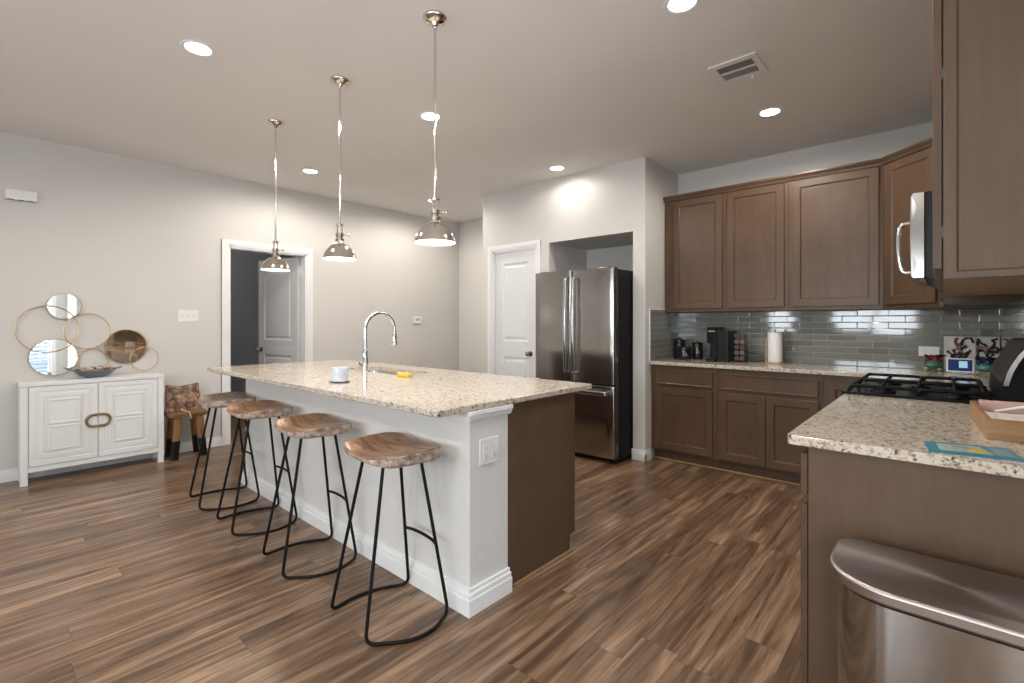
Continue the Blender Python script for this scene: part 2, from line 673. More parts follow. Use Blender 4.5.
def window(idx, o, u, n, w, z0, z1, cols):
    """white casing with sash bars; o is the opening's lower corner on the room face"""
    o, u, n = Vector(o), Vector(u), Vector(n)
    zv = Vector((0, 0, 1))
    h = z1 - z0
    root = MB()
    f = .06
    for a, c, ww, hh in ((-f, -f, w + 2 * f, f), (-f, h, w + 2 * f, f), (-f, 0, f, h), (w, 0, f, h)):
        root.obox(o + u * a + zv * c - n * .0, u, zv, n, ww, hh, .018)
    r = struct(root.build('window_%d' % idx, M['white'], keep=True))
    s = MB()
    q = .045
    d = o - n * .09
    for a, c, ww, hh in ((0, 0, w, q), (0, h - q, w, q), (0, h / 2 - q / 2, w, q)):
        s.obox(d + u * a + zv * c, u, zv, n, ww, hh, .04)
    for k in range(cols + 1):
        x = min(max(k * w / cols - q / 2, 0), w - q)
        s.obox(d + u * x, u, zv, n, q, h, .04)
    sash = s.build('window_sash', M['white'], r)
    return r


wi = 1
for a, c, z0, z1 in WIN_FRONT:
    window(wi, (a, -3.0, z0), (1, 0, 0), (0, 1, 0), c - a, z0, z1, 2 if c - a > 1.25 else 1)
    wi += 1
window(wi, (1.5, NOOK_Y[0], NOOK_Z[0]), (0, 1, 0), (-1, 0, 0), NOOK_Y[1] - NOOK_Y[0], NOOK_Z[0], NOOK_Z[1], 2)


def baseboard(name, runs, h=.10, t=.014):
    """runs: (x0, y0, x1, y1, nx, ny): foot of the wall and the direction out of it"""
    b = MB()
    for x0, y0, x1, y1, nx, ny in runs:
        u = Vector((x1 - x0, y1 - y0, 0))
        L = u.length
        u.normalize()
        n = Vector((nx, ny, 0))
        o = Vector((x0, y0, 0))
        b.obox(o, u, (0, 0, 1), n, L, h * .66, t)
        b.obox(o, u, (0, 0, 1), n, L, h * .86, t * .7)
        b.obox(o, u, (0, 0, 1), n, L, h, t * .45)
    return struct(b.build(name, M['white'], keep=True, bevel=.002))


baseboard('baseboard_left', [(WL, -3.0, WL, 1.732, 1, 0), (WL, 2.694, WL, 5.02, 1, 0)])
baseboard('baseboard_pantry', [(-4.15, BY, -4.055, BY, 0, -1), (FX0 - .02, BY, FX0, BY, 0, -1),
                               (FX1 - .014, BY, AX + .014, BY, 0, -1), (AX, BY - .014, AX, 4.21, 1, 0), (FX1, BY - .014, FX1, BY + .1, -1, 0)])
baseboard('baseboard_hall', [(-5.46, 4.96, -4.15, 4.96, 0, -1)])


def casing(name, o, u, n, w, h, cw=.068):
    o, u, n = Vector(o), Vector(u), Vector(n)
    z = Vector((0, 0, 1))
    b = MB()
    for t, q in ((.012, 0), (.018, .022)):
        b.obox(o - u * cw, u, z, n, cw - q, h + q, t)
        b.obox(o + u * (w + q), u, z, n, cw - q, h + q, t)
        b.obox(o - u * cw + z * (h + q), u, z, n, w + 2 * cw, cw - q, t)
    # jamb lining
    b.obox(o, u, z, -n, .018, h, .12)
    b.obox(o + u * (w - .018), u, z, -n, .018, h, .12)
    b.obox(o + z * (h - .018), u, z, -n, w, .018, .12)
    return struct(b.build(name, M['white'], keep=True))


casing('trim_1', (WL, DY0, 0), (0, 1, 0), (1, 0, 0), DY1 - DY0, DZ)
casing('trim_2', (PX0, BY, 0), (1, 0, 0), (0, -1, 0), PX1 - PX0, PZ)

M['window_dimmer'] = plain('dark boards of added outdoor screen', (.075, .09, .11), .9, var=.12, scale=6)  # unseen wall added outside to dim the window in the mirrors
b = MB()
for k in range(34):
    b.box(3.9 + .004 * (k % 2), 4.1, -4.5, 4.5, .012 + k * .085, .085 + k * .085)
struct(b.build('wall_added_screen', M['window_dimmer'], keep=True))

# ------------------------------------------------------------------ interior doors
def knob(parent, c, n, mat, r=.026):
    n = Vector(n)
    c = Vector(c)
    return MB().lathe([(.030, 0), (.030, .006), (.012, .010), (.010, .035), (.020, .040), (r, .052), (r * .96, .062), (r * .6, .072), (.003, .074)],
                      c, 20, n).build('door_knob', mat, parent, smooth=True)


def two_panel_door(name, o, u, n, w, h, mat):
    """o hinge-side foot; u along the leaf; n its visible face"""
    o, u, n = Vector(o), Vector(u), Vector(n)
    b = MB()
    mid = .955
    b.panel(o, u, n, w, mid, .036, .115, .010, .016, top=.09, bot=.22, raised=.02)
    b.panel(o + Vector((0, 0, mid)), u, n, w, h - mid, .036, .115, .010, .016, top=.125, bot=.09, raised=.02)
    d = b.build(name, mat, keep=True)
    return struct(d)


d1 = two_panel_door('door_1', (PX0 + .02, BY + .062, .012), (1, 0, 0), (0, -1, 0), PX1 - PX0 - .04, PZ - .034, M['door_white'])
M['knob'] = metal('dark nickel knob', (.30, .29, .28), .18)
knob(d1, (-3.425, BY + .026, .925), (0, -1, 0), M['knob'])
for z in (.25, 1.05, 1.85):
    MB().cyl((PX0 + .019, BY + .02, z), (PX0 + .019, BY + .02, z + .09), .007).build('door_hinge', M['plastic_white'], d1, smooth=True)
ang = math.radians(12)
hx, hy = WL - .118, DY1 - .028
u2 = Vector((-math.cos(ang), -math.sin(ang), 0))
n2 = Vector((math.sin(ang), -math.cos(ang), 0))
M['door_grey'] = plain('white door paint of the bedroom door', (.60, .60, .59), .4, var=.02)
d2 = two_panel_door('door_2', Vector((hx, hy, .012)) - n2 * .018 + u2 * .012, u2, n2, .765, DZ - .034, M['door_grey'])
kc = Vector((hx, hy, .935)) + u2 * .715 + n2 * .018
knob(d2, kc, n2, M['knob'])
for z in (.30, 1.06, 1.80):
    MB().box(hx + .004, hx + .05, hy + .003, hy + .009, z, z + .095).cyl((hx - .002, hy + .006, z), (hx - .002, hy + .006, z + .095), .008).build(
        'door_hinge', M['plastic_white'], d2)

# ------------------------------------------------------------------ ceiling lights
M['can_lens'] = emit('frosted lamp lens', (1, .93, .84), 14)
cans = [(-3.08, .84, 'recessed ceiling light nearest the left, in front of the pendants'),
        (-.93, 2.25, 'recessed ceiling light cut by the top edge, before the air vent'),
        (-.94, 3.84, 'recessed ceiling light behind the air vent, over the brown wall cabinets'),
        (-2.82, 2.257, 'recessed ceiling light behind the rod of the nearest pendant'),
        (-2.84, 3.84, 'recessed ceiling light close to the wall above the fridge'),
        (-4.74, 2.27, 'recessed ceiling light between the far and the middle pendant'),
        (-4.74, 3.84, 'recessed ceiling light farthest away, just behind the top of the nearest pendant')]


def can_light(x, y, label):
    r = thing('ceiling_light', label, 'ceiling light', (x, y, H), 'recessed ceiling lights')
    MB().lathe([(.062, -.0005), (.062, -.004), (.068, -.007), (.080, -.006), (.085, -.0005)], (x, y, H), 40).build('trim_ring', M['white'], r, smooth=True)
    MB().lathe([(.001, -.001), (.063, -.001), (.063, -.003), (.001, -.0045)], (x, y, H), 40).build('lens', M['can_lens'], r, smooth=True)
    return r


for x, y, lab in cans:
    can_light(x, y, lab)
lamp('bedroom_fill', 'POINT', (-7.0, 1.6, 2.5), 9, (1, .95, .9), .1)  # added fill light without a fixture, lifts the dark bedroom
# the cans, plus two unseen lamps added behind the camera to brighten the room
for x, y in [c[:2] for c in cans] + [(-3.1, -1.2), (-.9, -1.2)]:
    o = lamp('can_and_fill_lamp', 'SPOT', (x, y, H - .012), CAN_POWER * (.9 if (x, y) == (-2.84, 3.84) else 4), (1, .93, .85), .055)
    o.data.spot_size = math.radians(178)
    o.data.spot_blend = .45

# ceiling vent
M['vent_shade_grey'] = plain('vent shadow grey', (.26, .26, .26), .6)  # flat grey plate stands in for the shade behind the louvres
v = thing('ceiling_vent', 'white metal air vent with louvres set in the ceiling', 'vent', (-.923, 3.065, H))
x0, x1, y0, y1 = -1.055, -.79, 2.93, 3.20
b = MB()
z = H - .008
for a in ((x0, x1, y0, y0 + .045), (x0, x1, y1 - .045, y1), (x0, x0 + .035, y0 + .045, y1 - .045), (x1 - .035, x1, y0 + .045, y1 - .045), (x0 + .035, x1 - .035, 3.055, 3.075)):
    b.box(a[0], a[1], a[2], a[3], z, H - .0005)
b.build('vent_frame', M['plastic_white'], v)
MB().box(x0 + .034, x1 - .034, y0 + .044, y1 - .044, H - .0025, H - .0008).build('vent_shade', M['vent_shade_grey'], v)
M['louvre'] = plain('grey vent louvre', (.45, .45, .45), .5)
b = MB()
for k in range(4):
    y = 2.985 + k * .019
    b.hexa([(x0 + .03, y, z), (x1 - .03, y, z), (x1 - .03, y + .004, z), (x0 + .03, y + .004, z),
            (x0 + .03, y + .008, z + .005), (x1 - .03, y + .008, z + .005), (x1 - .03, y + .011, z + .005), (x0 + .03, y + .011, z + .005)])
b.build('louvre_bank', M['louvre'], v)
b = MB()
for k in range(16):
    x = x0 + .04 + k * .0125
    b.box(x, x + .004, 3.075, 3.155, z + .001, z + .005)
b.build('louvre_bank', M['louvre'], v)
MB().cyl((-.875, 3.175, z), (-.875, 3.175, z - .018), .004).ball((-.875, 3.175, z - .02), .006).build('damper_lever', M['plastic_white'], v, smooth=True)

# ------------------------------------------------------------------ pendants
M['shade_in'] = plain('white enamel shade lining', (.85, .83, .80), .4)
M['bulb'] = emit('warm glowing lamp glass', (1, .90, .76), 9)


def pendant(x, y, label):
    zr = 1.667
    r = thing('pendant_lamp', label, 'pendant lamp', (x, y, H), 'nickel pendants over the island')
    MB().lathe([(.060, -.0005), (.060, -.010), (.056, -.016), (.040, -.026), (.020, -.033), (.014, -.045), (.001, -.047)], (x, y, H), 40).build(
        'canopy', M['nickel'], r, smooth=True)
    MB().ball((x, y, H - .052), .010).cyl((x, y, H - .055), (x, y, 2.28), .0062).cyl((x, y, 2.285), (x, y, 2.265), .009).cyl(
        (x, y, 2.27), (x, y, zr + .21), .0062).build('rod', M['nickel'], r, smooth=True)
    # cage and socket
    b = MB()
    top = zr + .213
    b.cyl((x, y, top + .006), (x, y, top - .006), .024)
    for s in (-1, 1):
        b.cyl((x + s * .019, y + s * .004, top), (x + s * .019, y + s * .004, top - .052), .0042)
    b.build('yoke', M['nickel'], r, smooth=True)
    s_ = MB().lathe([(.012, .163), (.026, .161), (.026, .143), (.018, .139), (.018, .129), (.029, .126), (.029, .116), (.021, .112), (.023, .100), (.031, .096), (.031, .090)],
                    (x, y, zr), 28).build('socket', M['nickel'], r, smooth=True)
    MB().cyl((x + .02, y + .014, zr + .150), (x + .044, y + .030, zr + .150), .0035).ball((x + .048, y + .033, zr + .150), .009).build('switch_knob', M['nickel'], s_, smooth=True)
    prof = [(.026, .098), (.040, .094), (.058, .080), (.077, .058), (.092, .034), (.100, .012), (.1035, .000)]
    MB().lathe(prof, (x, y, zr), 48, caps=False).build('shade', M['nickel'], r, smooth=True)
    MB().lathe([(a - .003, q) for a, q in prof] , (x, y, zr), 48, caps=False).build('shade_lining', M['shade_in'], r, smooth=True)
    MB().lathe([(.001, .012), (.06, .012), (.097, .008), (.097, .005), (.06, .002), (.001, .001)], (x, y, zr), 40).build('lamp_glass', M['bulb'], r, smooth=True)
    l = lamp('pendant_light', 'SPOT', (x, y, zr - .006), PENDANT_POWER * 4, (1, .92, .83), .06)
    l.data.spot_size = math.radians(150)
    l.data.spot_blend = .6
    return r


pendant(-1.889, 1.54, 'nickel dome pendant nearest the camera, hanging largest over the island')
pendant(-2.82, 1.54, 'nickel dome pendant in the middle of the row of three')
pendant(-3.777, 1.54, 'nickel dome pendant farthest off, hanging before the open doorway')

# ------------------------------------------------------------------ island
IX0, IX1, IY0, IY1 = -4.3775, -1.53, 1.2546, 2.416
isl = thing('kitchen_island', 'long kitchen island with white seating side and brown cabinet end', 'kitchen island', (-2.84, 1.9, 0))
MB().box(-4.12, -1.545, 1.45, 1.70, 0, .882).build('seating_panel', M['island_white'], isl, bevel=.003)
# baseboard round the half wall
b = MB()
for t, h in ((.026, .072), (.020, .094), (.011, .112)):
    b.box(-4.12 - t, -1.545 + t, 1.45 - t, 1.704, 0, h)
b.build('baseboard', M['white'], isl, bevel=.003)
b = MB()
for t, z0, z1 in ((.022, .862, .8835), (.015, .846, .862), (.008, .838, .846)):
    b.box(-1.66, -1.545 + t, 1.45 - t, 1.715, z0, z1)
b.build('cap_moulding', M['white'], isl, bevel=.004)
b = MB()
b.box(-4.10, -3.53, 1.70, 2.245, .10, .882).box(-2.68, -1.57, 1.70, 2.245, .10, .882).box(-3.53, -2.68, 1.70, 2.245, .10, .69)
b.box(-3.53, -2.68, 1.70, 1.90, .69, .882).box(-3.53, -2.68, 2.228, 2.245, .69, .882).box(-4.10, -1.57, 1.70, 2.205, 0, .10)
b.build('cabinet_body', M['cab_side'], isl)
b = MB()
b.prism([(1.705, .0), (2.215, .0), (2.215, .10), (2.262, .10), (2.262, .882), (1.705, .882)], -1.57, -1.548, 'x')
b.build('end_panel', M['cab_side'], isl, bevel=.002)
MB().box(-1.548, -1.535, 1.73, 2.225, 0, .018).build('shoe_moulding', M['oak_strip'], isl, bevel=.005)
for k in range(4):
    xa = -4.08 + k * .627
    MB().panel((xa + .61, 2.245, .12), (-1, 0, 0), (0, 1, 0), .605, .60).build('door', M['cab'], isl)
    MB().panel((xa + .61, 2.245, .735), (-1, 0, 0), (0, 1, 0), .605, .13, fr=.012, rec=.003).build('drawer_front', M['cab'], isl)
oy0, oy1 = 1.508, 1.632
o = thing('wall_outlet', 'white double wall outlet on the island end post', 'outlet', (-1.545, 1.57, .69))
MB().box(-1.5448, -1.538, oy0, oy1, .632, .748).build('cover_plate', M['plastic_white'], o, bevel=.003)


def receptacle(parent, c, u, n, w=.034, h=.07):
    c, u, n = Vector(c), Vector(u), Vector(n)
    z = Vector((0, 0, 1))
    rec = MB().obox(c - u * w / 2 - z * h / 2, u, z, n, w, h, .003).build('receptacle', M['plastic_white'], parent, bevel=.002)
    b = MB()
    for s in (-1, 1):
        for q in (-.0065, .0045):
            b.obox(c + u * q + z * (s * .017 - .004) + n * .0031, u, z, n, .002, .009, .0006)
        b.obox(c - u * .002 + z * (s * .017 - .012) + n * .0031, u, z, n, .004, .004, .0006)
    b.build('socket_slots', M['slot'], rec)


for yy in (oy0 + .037, oy1 - .037):
    receptacle(o, (-1.538, yy, .69), (0, 1, 0), (1, 0, 0))

# island top with the sink cut out
SX0, SX1, SY0, SY1 = -3.49, -2.72, 1.93, 2.205


def slab_with_hole(name, outer, hole, z0, z1, mat):
    """polished slab, one rectangular hole"""
    bm = MB()
    ox0, ox1, oy0, oy1 = outer
    hx0, hx1, hy0, hy1 = hole
    e = .004
    O = rrect(ox0, ox1, oy0, oy1, .012, 4)
    n = len(O)
    I = rrect(hx0, hx1, hy0, hy1, .03, 4)

    def ring(P, z, sh=0):
        cx, cy = (ox0 + ox1) / 2, (oy0 + oy1) / 2
        return [bm.bm.verts.new((x + (sh if x < cx else -sh), y + (sh if y < cy else -sh), z)) for x, y in P]

    def ringi(P, z):
        return [bm.bm.verts.new((x, y, z)) for x, y in P]
    a = [ring(O, z0, e), ring(O, z0 + e), ring(O, z1 - e), ring(O, z1, e)]
    i0, i1 = ringi(I, z0), ringi(I, z1)
    seq = [i0] + a + [i1, i0]
    for p, q in zip(seq, seq[1:]):
        for k in range(n):
            bm.face([p[k], p[(k + 1) % n], q[(k + 1) % n], q[k]])
    return bm.build(name, mat)


tag(slab_with_hole('island_countertop', (IX0, IX1, IY0, IY1), (SX0, SX1, SY0, SY1), .884, .914, M['granite']),
    'speckled cream granite slab topping the island', 'countertop')

# sink bowl under the cut-out
snk = thing('kitchen_sink', 'stainless steel basin sunk into the island top', 'sink', (-3.1, 2.14, .70))
b = MB()
rings = []
for q, z in ((.012, .8838), (-.002, .8838), (-.006, .86), (-.012, .72), (-.05, .705)):
    rings.append([(x, y, z) for x, y in rrect(SX0 - q, SX1 + q, SY0 - q, SY1 + q, .05, 5)])
b.loft(rings, True, False)
f = b.bm.faces.new([v for v in list(b.bm.verts)[-len(rings[-1]):]])
M['bright_steel'] = metal('satin steel', (.62, .63, .64), .18)
b.build('basin', M['bright_steel'], snk, smooth=True)
MB().lathe([(.045, .7055), (.045, .709), (.03, .709), (.028, .707), (.001, .707)], (-3.1, 2.14, 0), 28).build('drain', M['chrome'], snk, smooth=True)

# faucet
fx, fy = -3.10, 1.889
fc = thing('faucet', 'chrome gooseneck pull-down faucet standing behind the sink', 'faucet', (fx, fy, .914))
MB().lathe([(.028, 0), (.028, .006), (.020, .012), (.0185, .05), (.021, .10), (.0205, .15), (.014, .165)], (fx, fy, .914), 28).build('faucet_body', M['chrome'], fc, smooth=True)
R = .124
pts = [(fx, fy, 1.07), (fx, fy, 1.15), (fx, fy, 1.215)]
for k in range(1, 19):
    a = math.pi * k / 18
    pts.append((fx, fy + R - R * math.cos(a), 1.218 + R * math.sin(a)))
pts.append((fx, fy + 2 * R, 1.19))
MB().tube(pts, .0135, 14).build('spout', M['chrome'], fc, smooth=True)
MB().lathe([(.0145, 0), (.018, -.012), (.021, -.05), (.0225, -.085), (.019, -.094), (.001, -.094)], (fx, fy + 2 * R, 1.192), 24).build('spray_head', M['chrome'], fc, smooth=True)
MB().cyl((fx - .012, fy, .962), (fx - .045, fy, .962), .011).tube([(fx - .042, fy, .962), (fx - .06, fy - .004, .966), (fx - .085, fy - .012, .985)], [.008, .006, .005], 10).build(
    'lever_handle', M['knob'], fc, smooth=True)  # darker metal stands in for dark reflections in the chrome lever

# candle jar and sponge
cd = thing('candle_jar', 'pale lilac candle in a jar on a dish, beside the faucet', 'candle', (-2.70, 1.475, .914))
M['candle'] = plain('pale lilac glazed jar', (.56, .60, .70), .3, var=.2)
M['wax'] = plain('white wax', (.82, .82, .85), .5)
cx, cy = -2.70, 1.475
MB().lathe([(.001, .0005), (.052, .0005), (.062, .006), (.060, .009), (.05, .006), (.001, .005)], (cx, cy, .914), 32).build('dish', M['nickel'], cd, smooth=True)
MB().lathe([(.046, .0065), (.050, .010), (.050, .084), (.048, .089), (.045, .089), (.044, .078), (.001, .078)], (cx, cy, .914), 36).build('jar', M['candle'], cd, smooth=True)
MB().lathe([(.001, .070), (.0435, .070), (.0435, .0802), (.001, .0825)], (cx, cy, .914), 28).cyl((cx, cy, .994), (cx, cy, 1.006), .0018).build('wax', M['wax'], cd, smooth=True)
M['sponge'] = plain('yellow sponge', (.72, .52, .08), .9, var=.15, scale=200, bump=.4)
b = MB().prism(rrect(-2.905, -2.785, 2.045, 2.09, .010, 4), .7065, .731)
sp = b.build('sponge', M['sponge'], bevel=.004)
sp.location = (-2.655, 1.905, .9145)
sp.rotation_euler = (0, 0, math.radians(4))
tag(sp, 'yellow sponge lying on the granite beside the sink', 'sponge')

# ------------------------------------------------------------------ bar stools
M['seat_top'] = wood('reddish sheesham seat', (.085, .040, .022), (.42, .235, .13), 0, 1.2, .30, 8, (.36, .62), .06, .2)
M['seat_edge'] = wood('pale live edge bark', (.20, .115, .075), (.62, .52, .44), 0, 6, .6, 5, (.36, .60), .4, .6)


def bar_stool(label):
    r = thing('bar_stool', label, 'bar stool', (0, 0, 0), 'live-edge bar stools along the island')
    # saddle seat
    a, bb, zt, th = .217, .160, .737, .052
    N, K = 48, 9
    b = MB()

    def outline(t):
        c, s = math.cos(t), math.sin(t)
        e = 2 / 4.2
        x = a * math.copysign(abs(c) ** e, c)
        y = bb * math.copysign(abs(s) ** e, s)
        w = 1 + .018 * math.sin(3 * t + 1) + .012 * math.sin(7 * t)
        return x * w, y * w
    rings = []

    def topz(x, y):
        u, w = x / a, y / bb
        return zt - .020 * (1 - u * u) * (1 - .35 * w) - .010 * (1 - abs(u)) * max(0, 1 - abs(w)) + .004 * u * u
    def ring(k, z=None, lift=0):
        out = []
        for i in range(N):
            x, y = outline(2 * math.pi * i / N)
            x, y = x * k, y * k
            out.append((x, y, (topz(x, y) + lift) if z is None else z))
        return out
    under = [ring(.02, zt - th), ring(.70, zt - th), ring(.93, zt - th + .002)]
    side = [ring(.93, zt - th + .002), ring(.985, zt - th + .012), ring(1.0, zt - .03), ring(.992, None, -.004)]
    top = [ring(.992, None, -.004), ring(.965)] + [ring(1 - .965 * (k / K) if k < K else .012) for k in range(1, K + 1)]
    b.loft(under, True, False, 1)
    b.loft(side, True, False, 1)
    b.loft(top, True, False, 0)
    bmesh.ops.remove_doubles(b.bm, verts=b.bm.verts[:], dist=.0004)
    b.build('seat', [M['seat_top'], M['seat_edge']], r, smooth=True)
    # four wire legs with floor runners
    zu = zt - th + .001
    rr = .0074
    for s, bow in ((-1, .045), (1, .085)):
        ft, fb = (s * .085 - .012, -.085, zu), (s * .157 - .013, -.205, rr + .0005)
        bt, bk = (s * .085 + .020, .075, zu), (s * .158 + .035, .160, rr + .0005)
        run = [Vector(fb)]
        for k in range(1, 10):
            t = k / 10
            run.append(Vector((fb[0] * (1 - t) + bk[0] * t + s * bow * math.sin(math.pi * t) , fb[1] * (1 - t) + bk[1] * t, rr + .0005)))
        run.append(Vector(bk))
        path = fillet([Vector(ft), Vector(fb), run[2]], .038, 8)[:-1]
        path2 = fillet([run[8], Vector(bk), Vector(bt)], .045, 8)[1:]
        f_end = path[-1]
        b_start = path2[0]
        MB().tube(path, rr, 10).build('leg', M['black_metal'], r, smooth=True)
        MB().tube(path2, rr, 10).build('leg', M['black_metal'], r, smooth=True)
        mids = bez([path[-2], f_end, run[3], run[5], run[7], b_start, path2[1]], 6)[6:-6]
        MB().tube(mids, rr, 10).build('floor_runner', M['black_metal'], r, smooth=True)
    t = .57
    xa = .085 + (.158 - .085) * t
    xo = .020 + .015 * t
    ya = .075 + (.160 - .075) * t
    zz = zu * (1 - t) + .007 * t
    MB().tube(bez([(xo - xa, ya, zz), (xo - xa * .6, ya + .015, zz), (xo, ya + .020, zz), (xo + xa * .6, ya + .015, zz), (xo + xa, ya, zz)], 6), .007, 10).build(
        'footrest', M['black_metal'], r, smooth=True)
    MB().box(-.12, .12, -.105, .095, zu - .004, zu + .004).build('mounting_plate', M['black_metal'], r)
    return r


st = bar_stool('bar stool with wooden seat nearest the camera, by the white island post')
st.location = (-1.823, 1.246, 0)
st.rotation_euler = (0, 0, math.radians(-4))
dup(st, (-2.567, 1.244, 0), 'second wooden-seat bar stool counted from the white island post', math.radians(-5))
dup(st, (-3.292, 1.246, 0), 'third wooden-seat bar stool counted from the white island post', math.radians(-3))
far = dup(st, (-3.88, 1.244, 0), 'last bar stool in the row, greyer seat, nearest the sideboard', math.radians(-5))

M['seat_grey'] = wood('weathered grey brown seat', (.085, .060, .045), (.31, .225, .165), 0, 1.2, .35, 8, (.36, .62), .06, .2)
for c_ in far.children:
    if c_.name.startswith('seat'):
        c_.data = c_.data.copy()
        c_.data.materials[0] = M['seat_grey']

# ------------------------------------------------------------------ fridge
FRX0, FRX1, FRY = -3.085, -2.178, 3.795
fr = thing('refrigerator', 'stainless steel french-door refrigerator standing in the wall alcove', 'refrigerator', ((FRX0 + FRX1) / 2, 4.2, 0))
MB().box(FRX0 + .006, FRX1 - .004, FRY + .075, 4.62, .035, 1.755).build('fridge_body', M['black_side'], fr, bevel=.006)
MB().box(FRX0 + .03, FRX1 - .03, FRY + .07, 4.5, .012, .036).box(FRX0 + .05, FRX0 + .10, 3.9, 3.95, 0, .02).box(FRX1 - .10, FRX1 - .05, 3.9, 3.95, 0, .02).box(
    FRX0 + .05, FRX0 + .10, 4.4, 4.45, 0, .02).box(FRX1 - .10, FRX1 - .05, 4.4, 4.45, 0, .02).build('base_grille', M['black'], fr)


def bulged(x0, x1, z0, z1, y, t, bul):
    """a door whose front swells a little outwards, rounded at the sides"""
    b = MB()
    prof = [(x0, y + t), (x0, y + .02), (x0 + .004, y + .008), (x0 + .012, y + .001)]
    n = 12
    for k in range(1, n):
        q = k / n
        prof.append((x0 + .012 + (x1 - x0 - .024) * q, y - bul * math.sin(math.pi * q)))
    prof += [(x1 - .012, y + .001), (x1 - .004, y + .008), (x1, y + .02), (x1, y + t)]
    b.prism(prof, z0, z1, 'z')
    return b


xm = (FRX0 + FRX1) / 2
ld = bulged(FRX0, xm - .002, .715, 1.765, FRY, .068, .012).build('left_door', M['steel'], fr, bevel=.004, smooth=True)
rd = bulged(xm + .002, FRX1, .715, 1.765, FRY, .068, .012).build('right_door', M['steel'], fr, bevel=.004, smooth=True)
fz = bulged(FRX0, FRX1, .055, .70, FRY, .068, .014).build('freezer_drawer', M['steel'], fr, bevel=.004, smooth=True)


def bar(pts, wd, dp, name, par, side):
    # a flat bar with rounded edges swept along pts; side = its wide direction
    side = Vector(side)
    rings = []
    P = [Vector(p) for p in pts]
    for i, p in enumerate(P):
        t = (P[min(i + 1, len(P) - 1)] - P[max(i - 1, 0)]).normalized()
        nn_ = t.cross(side).normalized()
        rings.append([tuple(p + side * a + nn_ * c) for a, c in rrect(-wd / 2, wd / 2, -dp / 2, dp / 2, dp * .45, 4)])
    return MB().loft(rings).build(name, M['bright_steel'], par, smooth=True)


for s_, par in ((-1, ld), (1, rd)):
    xh = xm + s_ * .043
    bar(fillet([(xh, FRY + .0, .800), (xh, FRY - .050, .805), (xh, FRY - .068, 1.25), (xh, FRY - .050, 1.690), (xh, FRY, 1.695)], .03, 6), .036, .022, 'handle', par, (1, 0, 0))
bar(fillet([(FRX0 + .055, FRY + .0, .638), (FRX0 + .058, FRY - .055, .638), (xm, FRY - .070, .638), (FRX1 - .058, FRY - .055, .638), (FRX1 - .055, FRY, .638)], .03, 6), .042, .024, 'handle', fz, (0, 0, 1))
bx, bz = FRX1 - .085, 1.695
bd = MB().lathe([(.001, 0), (.017, 0), (.017, .002), (.001, .0025)], (bx, FRY - .0045, bz), 28, (0, -1, 0)).build('badge', M['chrome'], rd, smooth=True)
MB().tube([(bx + .0145 * math.cos(a * .2618), FRY - .0072, bz + .0145 * math.sin(a * .2618)) for a in range(24)], .0009, 6, True).tube(
    bez([(bx - .008, FRY - .0072, bz + .004), (bx - .004, FRY - .0072, bz + .007), (bx - .003, FRY - .0072, bz - .005), (bx + .002, FRY - .0072, bz + .003), (bx + .007, FRY - .0072, bz - .005)], 5), .0009, 6).build(
    'badge_monogram', M['black'], bd, smooth=True)
for s in (FRX0 + .09, FRX1 - .09):
    MB().box(s - .05, s + .05, FRY + .03, FRY + .12, 1.7652, 1.775).build('hinge_cover', M['black'], fr, bevel=.004)

# ------------------------------------------------------------------ base cabinets, back run
BF = 4.239      # face frame plane


def base_cab(name, label, x0, x1, doors, drawers):
    r = thing(name, label, 'base cabinet', ((x0 + x1) / 2, 4.54, 0), 'brown base cabinets below the back counter')
    MB().box(x0 + .0005, x1 - .0005, BF, BW - .001, .10, .882).box(x0 + .0005, x1 - .0005, BF + .065, BW - .001, 0, .10).build('body', M['cab'], r, bevel=.0015)
    for a, c, z0, z1 in doors:
        MB().panel((a, BF - .0005, z0), (1, 0, 0), (0, -1, 0), c - a, z1 - z0).build('door', M['cab'], r)
    for a, c, z0, z1 in drawers:
        MB().panel((a, BF - .0005, z0), (1, 0, 0), (0, -1, 0), c - a, z1 - z0, fr=.010, rec=.003, sl=.006).build('drawer_front', M['cab'], r)
    return r


base_cab('base_cabinet', 'brown base cabinet with one drawer above one door, beside the fridge wall', AX + .001, -1.452,
         [(-1.985, -1.482, .118, .678)], [(-1.985, -1.482, .708, .838)])
base_cab('base_cabinet', 'brown base cabinet with wide drawer front above two doors', -1.452, -.677,
         [(-1.424, -1.067, .118, .678), (-1.063, -.703, .118, .678)], [(-1.424, -.703, .708, .838)])
base_cab('base_cabinet', 'brown corner base cabinet half hidden behind the near counter corner', -.677, RW - .001,
         [(-.655, -.36, .118, .838)], [])
MB_t = MB().box(AX + .002, -.36, BF + .052, BF + .064, 0, .017)
struct(MB_t.build('trim_3', M['oak_strip'], keep=True, bevel=.005))

# right run base cabinets
RF = -.325


def run_cab(name, label, y0, y1, doors, drawers, end=False):
    r = thing(name, label, 'base cabinet', (0, (y0 + y1) / 2, 0))
    MB().box(RF, RW - .001, y0, y1, .10, .882).box(RF + .065, RW - .001, y0, y1, 0, .10).build('body', M['cab_side'], r, bevel=.0015)
    for a, c, z0, z1 in doors:
        MB().panel((RF + .0005, a, z0), (0, 1, 0), (-1, 0, 0), c - a, z1 - z0).build('door', M['cab'], r)
    for a, c, z0, z1 in drawers:
        MB().panel((RF + .0005, a, z0), (0, 1, 0), (-1, 0, 0), c - a, z1 - z0, fr=.010, rec=.003, sl=.006).build('drawer_front', M['cab'], r)
    return r


